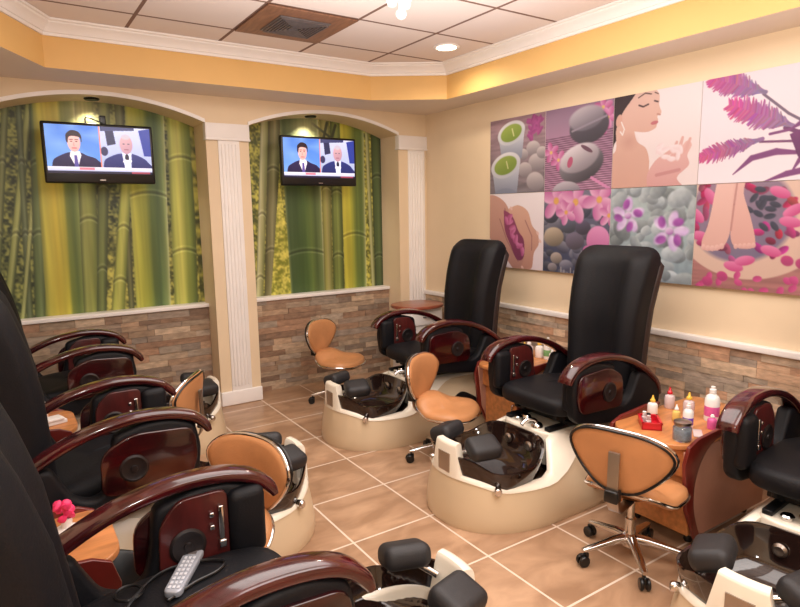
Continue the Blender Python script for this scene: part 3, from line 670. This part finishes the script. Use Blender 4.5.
    for y in (-.15, .15): mb.box(.1, .66, y-.02, y+.02, .389, .41, .004).box(.14, .6, y-.012, y+.012, .44, .484, .004)
    for x in (.2, .52): mb.box(x-.016, x+.016, -.2, .2, .41, .432, .004)
    for x in (.2, .52):
        for y in (-.15, .15): mb.box(x-.02, x+.02, y-.015, y+.015, .40, .46, .004)
    mb.build('seat_slide', M_BLACKM, t)
    # seat
    out = []
    for z, k in ((.482,.9),(.488,.965),(.5,.99),(.53,1.),(.552,.99),(.566,.955),(.574,.88),(.577,.7),(.577,.3)):
        out.append([(.36+x*k, y*k, z-.006*sstep(.0,.3,x)*0-.02*sstep(.05,.28,-x)) for x, y in supere(.315, .268, 5, 48)])
    MB().loft(out).build('seat', M_LEATHER, t, ang=60)
    # backrest
    fx = [(.5,.13),(.7,.12),(.95,.105),(1.1,.075),(1.22,.04),(1.30,.012),(1.36,-.01)]
    hw = [(.48,.232),(.7,.236),(1.0,.252),(1.2,.264),(1.29,.263),(1.33,.252),(1.352,.228),(1.362,.18)]
    rings = []
    for z in (.47,.49,.55,.62,.7,.78,.86,.94,1.02,1.10,1.17,1.23,1.27,1.30,1.325,1.342,1.354,1.361):
        w, xf = lerp_tab(hw, z), lerp_tab(fx, z); e = sstep(1.28, 1.362, z); th = .17-.11*e; ring = []
        for u, v in supere(1, 1, 5, 72):
            y = v*w; x = xf-.025-.02*e-.085*(1-.3*e)+u*th/2
            if u > 0: x += u*(.022*math.exp(-((abs(v)-.72)/.2)**2)-.024*math.exp(-((abs(v)-.42)/.06)**2)-.026*math.exp(-(v/.16)**2))*(1-e)+.0035*math.sin(z*95)*math.exp(-(v/.35)**2)*(1-e)
            ring.append((x, y, z))
        rings.append(ring)
    bk = MB().loft(rings).build('backrest', M_LEATHER, t, ang=60)
    rings = []
    for z in (.44,.47,.6,.8,1.0,1.15,1.25,1.29,1.315):
        w, xf = lerp_tab(hw, z)+.006, lerp_tab(fx, z); k = 1-.5*sstep(1.25,1.32,z)*.6
        rings.append([(xf-.178+x, y*k, z) for x, y in supere(.042, w, 4, 40)])
    MB().loft(rings).build('back_shell', M_LEATHER2, bk, ang=60)
    # arms
    for sd in (-1, 1):
        yc = sd*.302
        body = rpoly([(.648,.742),(.668,.64),(.65,.50),(.6,.462),(.32,.42),(.05,.385),(-.07,.40),(-.09,.54),(-.02,.61),(.06,.665),(.12,.675),(.155,.60),(.19,.535),(.25,.51),(.30,.535),(.322,.62),(.335,.75),(.45,.78),(.55,.778)], .03, 4)
        mb = MB(); side_bar(body, yc, .064, .018, mb)
        mb.box(.545, .662, min(yc-sd*.065, yc), max(yc-sd*.065, yc), .53, .755, .03, 4)
        a = mb.build('arm', M_LEATHER, t, ang=50)
        path = [(p[0], 0, p[1]) for p in [(q[0], q[1]) for q in smooth_path([(x, z, 0) for x, z in [(-.085,.515),(-.06,.575),(.0,.635),(.1,.705),(.24,.768),(.4,.802),(.54,.798),(.635,.77),(.685,.73),(.702,.70)]], 5)]]
        rings = []
        for i, p in enumerate(path):
            a0, b0 = Vector(path[max(i-1, 0)]), Vector(path[min(i+1, len(path)-1)]); tg = (b0-a0).normalized(); nr = Vector((-tg.z, 0, tg.x))
            f = i/(len(path)-1); w = .043*(.8+.2*sstep(.0,.2,f)); h = .021*(1-.3*sstep(.9,1,f))
            rings.append([(p[0]+nr.x*v, yc+u, p[2]+nr.z*v) for u, v in supere(w, h, 3, 20)])
        MB().loft(rings).build('armrest', M_MAHOG, a, ang=60)
        yo = yc+sd*.032
        op = rpoly([(.28,.515),(.615,.525),(.648,.60),(.64,.735),(.40,.752),(.285,.69)], .05, 6)
        MB().prism(op, yo-.004, yo+.014 if sd > 0 else yo+.004, 'y', .006).build('outer_panel', M_MAHOG3, a) if sd > 0 else MB().prism(op, yo-.014, yo+.004, 'y', .006).build('outer_panel', M_MAHOG3, a)
        yi = yc-sd*.032
        ip = rpoly([(.335,.53),(.545,.53),(.545,.765),(.40,.765),(.345,.70)], .03, 5)
        MB().prism(ip, min(yi-sd*.012, yi+sd*.004), max(yi-sd*.012, yi+sd*.004), 'y', .004).build('inner_panel', M_MAHOG2, a)
        for ys, sg, cx_, cz in ((yo+sd*.014, sd, .40, .615), (yi-sd*.012, -sd, .42, .62)):
            MB().lathe([(0,-.002),(.052,-.002),(.054,.004),(.046,.008),(.04,.005),(.014,.006),(.012,.01),(0,.011)], n=28, M=Matrix.Translation((cx_, ys, cz)) @ Matrix.Rotation(-sg*PI/2, 4, 'X')).build('speaker_grille', M_GRILLE, a)
        yl = yi-sd*.018
        mb = MB().box(.513, .529, min(yl-.004, yl+.004), max(yl-.004, yl+.004), .60, .72, .003)
        mb.box(.486, .50, min(yl-.004, yl+.004), max(yl-.004, yl+.004), .69, .705, .003).box(.486, .50, yl-.004, yl+.004, .65, .665, .003).box(.51, .533, yl-.009, yl+.009, .588, .612, .004)
        mb.build('recline_lever', M_CHROME, a)
    return t
chair0 = make_chair()
RX = 3.05
CH = [((-.04, 1.48, 0), 0, 'black pedicure spa chair in the left foreground with a remote control lying on its seat'),
      ((-.045, 2.79, 0), 0, 'middle black pedicure spa chair of the left row, between the other two'),
      ((-.03, 4.27, 0), 0, 'farthest black pedicure spa chair of the left row, under the left bamboo mural'),
      ((RX, 3.63, 0), PI, 'black pedicure spa chair by the far corner, facing left, beside the white corner cabinet'),
      ((RX, 2.34, 0), PI, 'black pedicure spa chair in the middle of the right row, under the spa canvas prints'),
      ((RX+.03, .965, 0), PI+.08, 'black pedicure spa chair cut off by the right edge of the photo')]
for i, (loc, rz, lab) in enumerate(CH):
    c = chair0 if i == 0 else copy_tree(chair0)
    c.location = loc; c.rotation_euler = (0, 0, rz); c['label'] = lab; c['group'] = 'pedicure spa chairs'
    for ch in c.children:                      # the nearest back reclines a little further
        if ch.name.startswith('backrest'): ch.rotation_euler.y = -.09 if i == 0 else 0; ch.location.x = (.06, .03, 0, 0, 0, 0)[i]

# ------------------------------------------------------------------ technician stool (faces +x)
def make_stool():
    t = thing('technician_stool', '', 'stool'); ZS_ = .345
    rings = []
    for z, k in ((ZS_-.04,.8),(ZS_-.034,.92),(ZS_-.02,.985),(ZS_-.005,1.),(ZS_+.012,.97),(ZS_+.022,.9),(ZS_+.026,.7),(ZS_+.02,.3)):
        ring = []
        for x, y in supere(.19, .205, 2.4, 48):
            y *= 1+.12*sstep(-.1, .18, x)-.0; ring.append((.02+x*k, y*k, z+.035*(y/.2)**2*0+.06*sstep(.05,.2,-x)-.016*sstep(.1,.2,x)))
        rings.append(ring)
    st = MB().loft(rings).build('seat', M_TAN, t, ang=60)
    pts = [(.02+x*1.006, y*(1+.12*sstep(-.1,.18,x))*1.006, ZS_-.014+.06*sstep(.05,.2,-x)-.016*sstep(.1,.2,x)) for x, y in supere(.19, .205, 2.4, 48)]
    MB().tube(pts, .0075, 8, True).build('piping', M_CHROME, st)
    # backrest: curved bean shaped pad
    def bp(k, th, off):
        out = []
        for y, z in supere(.226, .142, 2.6, 48):
            yy = y*k*(.60+.44*sstep(-.15, .07, z)); zz = z*k
            out.append((-.185+.55*yy*yy*1.5-.12*zz+off, yy, ZS_+.186+zz))
        return out
    rings = [bp(.3,0,-.016), bp(.8,0,-.017), bp(.95,0,-.014), bp(1.,0,-.004), bp(1.,0,.006), bp(.96,0,.017), bp(.85,0,.023), bp(.5,0,.026), bp(.2,0,.026)]
    b = MB().loft(rings).build('backrest', M_TAN, t, ang=60)
    MB().tube(bp(1.005,0,.004), .0075, 8, True).build('piping', M_CHROME, b)
    MB().tube(bp(.985,0,-.016), .006, 8, True).build('rear_edge', M_BLACKP, b)
    # bracket
    path = [(.06,ZS_-.052),(-.14,ZS_-.05),(-.2,ZS_-.03),(-.222,ZS_+.03),(-.226,ZS_+.1),(-.222,ZS_+.235)]
    pp = [(q[0], q[1]) for q in smooth_path([(x, z, 0) for x, z in path], 5)]; rings = []
    for i, (x, z) in enumerate(pp): rings.append([(x-.004, -.024, z), (x-.004, .024, z), (x+.004, .024, z+.003), (x+.004, -.024, z+.003)])
    br = MB().loft(rings).build('bracket', M_STEEL, t)
    MB().box(-.25, -.2, -.03, .03, ZS_+.02, ZS_+.075, .008).build('adjuster', M_BLACKP, br)
    MB().lathe([(.0,.07),(.034,.07),(.036,.12),(.024,.13),(.024,.2),(.016,.205),(.016,ZS_-.05),(.05,ZS_-.045),(.06,ZS_-.036),(0,ZS_-.036)], n=20).build('column', M_CHROME, t)
    MB().tube([(0,.02,ZS_-.06),(.05,.14,ZS_-.07),(.06,.2,ZS_-.075)], [.006,.006,.01]).build('height_lever', M_BLACKP, t)
    for k in range(5):
        a = 2*PI*k/5; R = Matrix.Rotation(a, 4, 'Z'); rings = []
        for x, w, h, z in ((.02,.024,.02,.105),(.08,.021,.017,.102),(.16,.017,.013,.088),(.215,.015,.011,.078),(.235,.012,.008,.075)):
            rings.append([tuple(R @ Vector((x, u, z+v))) for u, v in supere(w, h, 3, 14)])
        lg = MB().loft(rings).build('leg', M_CHROME, t)
        mb = MB()
        for sd in (-1, 1): mb.lathe([(0,-.008),(.022,-.008),(.026,-.004),(.026,.004),(.022,.008),(0,.008)], n=18, M=R @ Matrix.Translation((.232, sd*.014, .026)) @ Matrix.Rotation(PI/2, 4, 'X'))
        mb.box(.205, .245, -.006, .006, .026, .06, .004, M=R); mb.tube([tuple(R @ Vector((.222,0,.05))), tuple(R @ Vector((.222,0,.078)))], .007)
        mb.build('caster', M_BLACKP, lg)
    return t
stool0 = make_stool()
ST = [((2.268, 1.565, 0), .26, 0, 'tan leather rolling stool beside the wooden cart on the right, seen from behind'),
      ((2.27, 2.94, 0), -1.05, .0, 'tan leather rolling stool standing between the two pedicure chairs of the right row'),
      ((2.28, 4.42, 0), -1.0, .02, 'tan leather rolling stool against the stone wall under the right bamboo mural'),
      ((.585, 2.14, 0), -2.75, .05, 'tan leather rolling stool between the near and middle chairs of the left row'),
      ((.68, 3.50, 0), 2.55, .03, 'tan leather rolling stool between the middle and farthest chairs of the left row')]
for i, (loc, rz, dz, lab) in enumerate(ST):
    c = stool0 if i == 0 else copy_tree(stool0)
    c.location = loc; c.rotation_euler = (0, 0, rz); c['label'] = lab; c['group'] = 'tan rolling stools'
    for ch in c.children:                      # each stool is set to its own height
        k = ch.name.split('.')[0]
        if k in ('seat', 'backrest', 'bracket', 'height_lever'): ch.location.z = dz
        elif k == 'column': ch.scale.z = (.309+dz)/.309; ch.location.z = -.07*(ch.scale.z-1)

# ------------------------------------------------------------------ pedicure carts (front faces +x, origin under the middle)
def make_cart():
    t = thing('pedicure_cart', '', 'cart'); W, D, H = .2, .38, .53
    top = rpoly([(-D,-W-.01),(D-.06,-W-.01),(D+.02,-W+.06),(D+.02,W-.06),(D-.06,W+.01),(-D,W+.01)], .05, 5)
    MB().prism(top, H-.025, H, 'z', .006).build('tabletop', M_WOOD, t)
    for sd in (-1, 1):
        y = sd*(W-.006)
        lam = [(-D+.01,.06),(D-.13,.06),(D-.06,.2),(D-.02,H-.03),(-D+.01,H-.03)]
        p = MB().prism(lam, y-.008, y+.008, 'y', .002).build('side_panel', M_PINKLAM, t)
        sw = smooth_path([(D-.16,.05,0),(D-.09,.22,0),(D-.10,.38,0),(D-.2,.50,0),(D-.42,H+.018,0)], 5)
        ed = [(D-.12,.05),(D-.03,.22),(D-.0,.45),(D-.03,H-.005),(D-.1,H+.02),(D-.3,H+.035),(D-.42,H+.03)]
        poly = [(q[0], q[1]) for q in sw]+list(reversed(ed))
        MB().prism(poly, y-.0 if sd > 0 else y-.018, y+.018 if sd > 0 else y, 'y', .003).build('swoosh_trim', M_REDWOOD, p)
    b = MB().box(D-.09, D-.06, -W+.014, W-.014, .36, H-.04, .004).build('drawer_front', M_WOOD, t)
    MB().tube([(D-.058,-.05,.43),(D-.035,-.04,.43),(D-.035,.04,.43),(D-.058,.05,.43)], .005).build('handle', M_CHROME, b)
    d = MB().box(D-.12, D-.09, -W+.014, W-.014, .07, .35, .004).build('door', M_WOOD, t)
    MB().tube([(D-.088,.1,.2),(D-.07,.1,.21),(D-.07,.1,.27),(D-.088,.1,.28)], .005).build('handle', M_CHROME, d)
    MB().box(-D+.01, D-.125, -W+.014, W-.014, .06, H-.03).build('carcass', M_PINKLAM, t)
    for x in (-.3, .2):
        for y in (-.14, .14): MB().lathe([(0,.0),(.018,.0),(.022,.012),(.018,.03),(.012,.06),(0,.061)], (x, y, 0), 14).build('foot', M_BLACKP, t)
    return t
cart0 = make_cart()
CT = [((2.83, 1.64, 0), PI, 'orange wood topped cart with deep red side holding bottles, behind the front right stool'),
      ((3.10, 2.975, 0), PI, 'orange wood cart half hidden between the two chairs of the right row'),
      ((-.065, 2.16, 0), 0, 'orange wood topped cart holding a pink flower, between the near and middle left chairs'),
      ((-.05, 3.53, 0), 0, 'orange wood topped cart holding a white bottle, between the middle and farthest left chairs')]
for i, (loc, rz, lab) in enumerate(CT):
    c = cart0 if i == 0 else copy_tree(cart0)
    c.location = loc; c.rotation_euler = (0, 0, rz); c['label'] = lab; c['group'] = 'wood topped pedicure carts'
    if i > 1: c.scale.x = .75
CZ = .5305
# corner cabinet
t = thing('corner_cabinet', 'small white cabinet with an oval mahogany top in the far room corner', 'cabinet', (3.17, 4.52, 0))
MB().prism(supere(.24, .21, 2.4, 40), .715, .745, 'z', .008).build('tabletop', M_CABTOP, t)
MB().prism(rpoly([(-.19,-.15),(.19,-.15),(.19,.15),(-.19,.15)], .03), .03, .715, 'z', .004).build('body', M_WPLAS, t)
d = MB().box(-.16, .16, -.165, -.148, .57, .69, .004).box(-.206, -.188, -.12, .12, .57, .69, .004).build('drawer', M_WPLAS, t)
MB().tube([(-.208,-.05,.64),(-.222,-.04,.64),(-.222,.04,.64),(-.208,.05,.64)], .005).tube([(-.05,-.164,.64),(-.04,-.18,.64),(.04,-.18,.64),(.05,-.164,.64)], .005).build('handle', M_BLACKP, d)
MB().box(-.194, -.188, -.13, .13, .48, .5).box(-.15, .15, -.153, -.148, .48, .5).build('shelf_gap', M_BLACKP, t)
MB().prism(rpoly([(-.17,-.13),(.17,-.13),(.17,.13),(-.17,.13)], .03), .0, .031, 'z').build('plinth', M_BLACKP, t)

# ------------------------------------------------------------------ bottles and small things
def bottle(kind, lab, loc, group=None, s=1., cat='bottle'):
    t = thing(kind, lab, cat, loc, RNG.random()*1.5, group); return t
def nozzle_bottle(lab, loc, body, cap, s=1., kind='nozzle_bottle', group='small nozzle bottles on the carts'):
    t = bottle(kind, lab, loc, group)
    MB().lathe([(r*s, z*s) for r, z in ((0,0),(.022,0),(.025,.004),(.025,.055),(.022,.064),(.011,.07),(.011,.076),(0,.076))], n=20).build('bottle_body', body, t)
    MB().lathe([(r*s, z*s) for r, z in ((0,.0745),(.013,.0745),(.013,.084),(.008,.088),(.003,.108),(0,.109))], n=14).build('nozzle_cap', cap, t); return t
def pump_bottle(lab, loc, body, cap, label, h=.15, r=.032, group='pump and lotion bottles on the carts'):
    t = bottle('lotion_bottle', lab, loc, group)
    b = MB().lathe([(0,0),(r*.94,0),(r,.006),(r,h*.72),(r*.82,h*.84),(r*.4,h*.92),(r*.4,h*.96),(0,h*.96)], n=22).build('bottle_body', body, t)
    if label: MB().lathe([(r*1.004,h*.18),(r*1.012,h*.19),(r*1.012,h*.5),(r*1.004,h*.51)], n=22).build('label_band', label, b)
    MB().lathe([(0,h*.955),(r*.46,h*.955),(r*.46,h*1.07),(r*.3,h*1.1),(r*.3,h*1.17),(0,h*1.18)], n=16).build('cap', cap, t); return t
def at(p, z=CZ): return (p[0], p[1], z)
nozzle_bottle('white nozzle bottle with yellow tip at the back left of the right cart', (2.72,1.78,CZ), M_WPLAS, M_YPLAS, 1.)
nozzle_bottle('frosted bottle with red cap behind the white nozzle bottle on the right cart', (2.90,1.80,CZ), M_CLEAR, M_RED, 1.05)
nozzle_bottle('yellow liquid bottle with white cap in the middle of the right cart', (2.74,1.66,CZ), M_YLIQ, M_WPLAS, .8)
nozzle_bottle('frosted bottle with orange nozzle behind the yellow one on the right cart', (2.88,1.68,CZ), M_CLEAR, M_YPLAS, 1.1)
pump_bottle('white lotion bottle with purple label at the front of the bottles on the right cart', (2.70,1.575,CZ), M_WPLAS, M_WPLAS, M_PURPLE, .105, .024)
pump_bottle('tall white shampoo bottle with pink label, the tallest on the right cart', (2.89,1.565,CZ), M_WPLAS, M_WPLAS, M_PINK, .15, .035)
pump_bottle('pink plastic bottle in front of the tall white bottle on the right cart', (2.78,1.50,CZ), M_PINK, M_WPLAS, None, .06, .022)
pump_bottle('purple bottle with a white pump at the edge of the right cart', (2.90,1.455,CZ), M_PURPLE, M_WPLAS, None, .085, .02)
for i, (x, y, lab) in enumerate(((2.72,1.78,0),(2.74,1.66,1))):
    pass
t = thing('polish_basket', 'red plastic basket with polish bottles at the front left of the right cart', 'basket', (2.58, 1.70, CZ), .75)
mb = MB().box(-.07, .07, -.045, .045, .0, .006)
for (x0, x1, y0, y1) in ((-.07,.07,-.045,-.04),(-.07,.07,.04,.045),(-.07,-.065,-.045,.045),(.065,.07,-.045,.045)): mb.box(x0, x1, y0, y1, 0, .032).box(x0-.003, x1+.003, y0-.003, y1+.003, .03, .036)
mb.build('tray', M_RED, t)
for (x, y, m, lab) in ((.035,.02,M_WPLAS,'white topped polish bottle at the near end of the red basket'),(.01,.005,M_BLACKP,'black topped polish bottle in the middle of the red basket'),(-.025,.01,M_CLEAR,'pale polish bottle at the far end of the red basket')):
    c, s_ = math.cos(.75), math.sin(.75); q = thing('polish_bottle', lab, 'polish bottle', (2.58+x*c-y*s_, 1.70+x*s_+y*c, CZ+.0065), 0, 'polish bottles in the red basket')
    MB().lathe([(0,0),(.012,0),(.013,.003),(.013,.026),(.006,.031),(0,.031)], n=14).build('bottle_body', M_CLEAR, q)
    MB().lathe([(0,.0305),(.008,.0305),(.009,.033),(.0095,.052),(0,.053)], n=12).build('cap', m, q)
t = thing('glass_jar', 'round glass jar of blue grey beads at the front corner of the right cart', 'jar', (2.53, 1.50, CZ))
MB().lathe([(0,0),(.036,0),(.041,.006),(.041,.06),(.035,.07),(.036,.076),(.033,.076),(.032,.07),(.037,.06),(.037,.008),(0,.006)], n=28).build('jar_body', M_GLASS, t)
MB().lathe([(0,.0075),(.035,.009),(.0355,.05),(.02,.056),(0,.054)], n=24).build('contents', M_JARBEAD, t)
MB().lathe([(.037,.076),(.039,.078),(.039,.09),(.03,.094),(0,.095)], n=28).build('lid', M_STEEL, t)
for x, y, lab in ((2.66,1.50,'thin clear tray beside the glass jar on the right cart'),):
    t = tag(MB().box(-.05, .05, -.02, .02, 0, .006, .002).build('nail_file', M_CLEAR), 'pale nail file lying between the jar and bottles on the right cart', 'nail file'); t.location = (x, y, CZ); t.rotation_euler = (0, 0, .6)
# bottles on the half hidden right cart
nozzle_bottle('small white bottle with yellow cap, leftmost on the half hidden right cart', (3.15,3.12,CZ), M_WPLAS, M_YPLAS, .9)
nozzle_bottle('frosted bottle with white cap, second from left on the half hidden right cart', (3.13,3.055,CZ), M_CLEAR, M_WPLAS, 1.25)
nozzle_bottle('white bottle with orange nozzle, third from left on the half hidden right cart', (3.18,3.0,CZ), M_WPLAS, M_YPLAS, 1.25)
pump_bottle('tall white bottle with green label on the half hidden right cart', (3.19,2.93,CZ), M_WPLAS, M_WPLAS, M_GREEN, .135, .03)
nozzle_bottle('small white bottle, rightmost on the half hidden right cart', (3.16,2.86,CZ), M_WPLAS, M_WPLAS, .9)
pump_bottle('pink lotion bottle low on the half hidden right cart, seen under the armrest', (2.95,2.88,CZ), M_PINK, M_PURPLE, None, .07, .022)
nozzle_bottle('white bottle with yellow tip on the cart by the farthest left chairs', (.10,3.64,CZ), M_WPLAS, M_YPLAS, 1.25)
# pink flower
t = thing('flower_pot', 'small white pot with hot pink artificial flowers on the left cart', 'flower pot', (.10, 2.24, CZ))
MB().lathe([(0,0),(.036,0),(.04,.006),(.03,.01),(.016,.012),(.02,.045),(.016,.045),(.013,.014),(0,.013)], n=22).build('pot', M_WPLAS, t)
mb = MB()
for k in range(12):
    a = k*2.4; rr = .012+.016*((k*7) % 5)/5; z = .05+.05*((k*3) % 7)/7
    mb.lathe([(0,-.012),(.012,-.006),(.017,.004),(.01,.012),(0,.013)], n=10, M=Matrix.Translation((rr*math.cos(a), rr*math.sin(a), z)) @ Matrix.Rotation(.7, 4, Vector((math.sin(a), math.cos(a), 0))))
mb.build('petals', M_HOTPINK, t)
# white papers on the far left cart
t = tag(MB().box(-.06, .06, -.04, .04, 0, .02, .004).box(-.05, .045, -.045, .03, .02, .034, .004).build('folded_towel', M_WPLAS), 'folded white towel on the cart between the middle and farthest left chairs', 'towel'); t.location = (.14, 3.50, CZ); t.rotation_euler = (0, 0, .3)
# remote control and cable on the near seat
SZ = .5775
t = thing('remote_control', 'silver grey remote control lying on the near left seat', 'remote control', (.35, 1.665, SZ), 1.02)
MB().prism(rpoly([(-.11,-.024),(.10,-.028),(.112,0),(.10,.028),(-.11,.024)], .02, 5), 0, .02, 'z', .005).build('remote_body', M_REMOTE, t)
for i in range(8):
    for j in range(3):
        MB().box(-.095+i*.02, -.083+i*.02, -.016+j*.012, -.008+j*.012, .0195, .0225, .001).build('key', M_KEYS, t)
MB().box(.07, .095, -.012, .012, .0195, .022, .003).build('display', M_GREYM, t)
t = tag(MB().tube(smooth_path([(.20+.035*math.cos(k*.9),1.655+.035*math.sin(k*.9),SZ+.006) for k in range(15)]+[(.18,1.58,SZ+.006),(.22,1.64,SZ+.006),(.30,1.705,SZ+.006),(.40,1.70,SZ+.006),(.46,1.66,SZ+.006),(.43,1.62,SZ+.006),(.36,1.60,SZ+.006),(.28,1.56,SZ+.006)], 8), .0045, 8).build('black_cable', M_BLACKP), 'thin black cable curled on the near left seat beside the remote', 'cable')

# ------------------------------------------------------------------ lights, world, camera
def light(kind, name, loc, e, col, size=.1, rot=None, spot=None, sy=None):
    l = bpy.data.lights.new(name, kind); l.energy = e; l.color = col
    if kind == 'AREA':
        l.size = size
        if sy: l.shape = 'RECTANGLE'; l.size_y = sy
    else: l.shadow_soft_size = size
    if spot: l.spot_size = spot; l.spot_blend = .6
    o = bpy.data.objects.new(name, l); COL.objects.link(o); o.location = loc
    if rot: o.rotation_euler = rot
    return o
WARM = (1, .86, .69); NEU = (1, .955, .92)
light('AREA', 'ceiling_light_mid', (1.6, 2.3, 2.74), 54, NEU, 2.2, sy=2.4)
light('AREA', 'ceiling_light_near', (1.6, -.3, 2.74), 56, NEU, 2.2, sy=1.6)
light('AREA', 'camera_flash', (.06, -.12, 1.78), 12, (1, .97, .93), .16, rot=(PI/2-.12, 0, -.56))
light('AREA', 'added_ceiling_fill', (1.6, 1.4, 1.95), 62, NEU, 2.0, rot=(PI, 0, 0), sy=3.6)  # added upward fill with no fixture, brightens ceiling and soffit
light('SPOT', 'recessed_glow', (2.87, 3.68, 2.755), 22, WARM, .05, spot=2.75)
for x in (.66, 2.4): light('SPOT', 'arch_glow', (x, 5.08, 2.405), 14, WARM, .03, rot=(.12, 0, 0), spot=1.9)
w = bpy.data.worlds.new('room'); w.use_nodes = True; SC.world = w
w.node_tree.nodes['Background'].inputs[0].default_value = (1, .92, .82, 1); w.node_tree.nodes['Background'].inputs[1].default_value = .35
yaw, pitch, roll, F = .58298, .1516, -.01558, 603.13
fw = Vector((math.sin(yaw)*math.cos(pitch), math.cos(yaw)*math.cos(pitch), -math.sin(pitch)))
r0 = Vector((math.cos(yaw), -math.sin(yaw), 0)); u0 = r0.cross(fw); c, s_ = math.cos(roll), math.sin(roll)
rr, uu = c*r0+s_*u0, c*u0-s_*r0
cd = bpy.data.cameras.new('camera'); cd.sensor_fit = 'HORIZONTAL'; cd.sensor_width = 36; cd.lens = F/800*36; cd.clip_start = .02
cam = bpy.data.objects.new('camera', cd); COL.objects.link(cam)
cam.matrix_world = Matrix(((rr.x,uu.x,-fw.x,0),(rr.y,uu.y,-fw.y,0),(rr.z,uu.z,-fw.z,1.59),(0,0,0,1)))
SC.camera = cam
SC.view_settings.view_transform = 'Standard'; SC.view_settings.look = 'None'; SC.view_settings.exposure = 0; SC.view_settings.gamma = 1
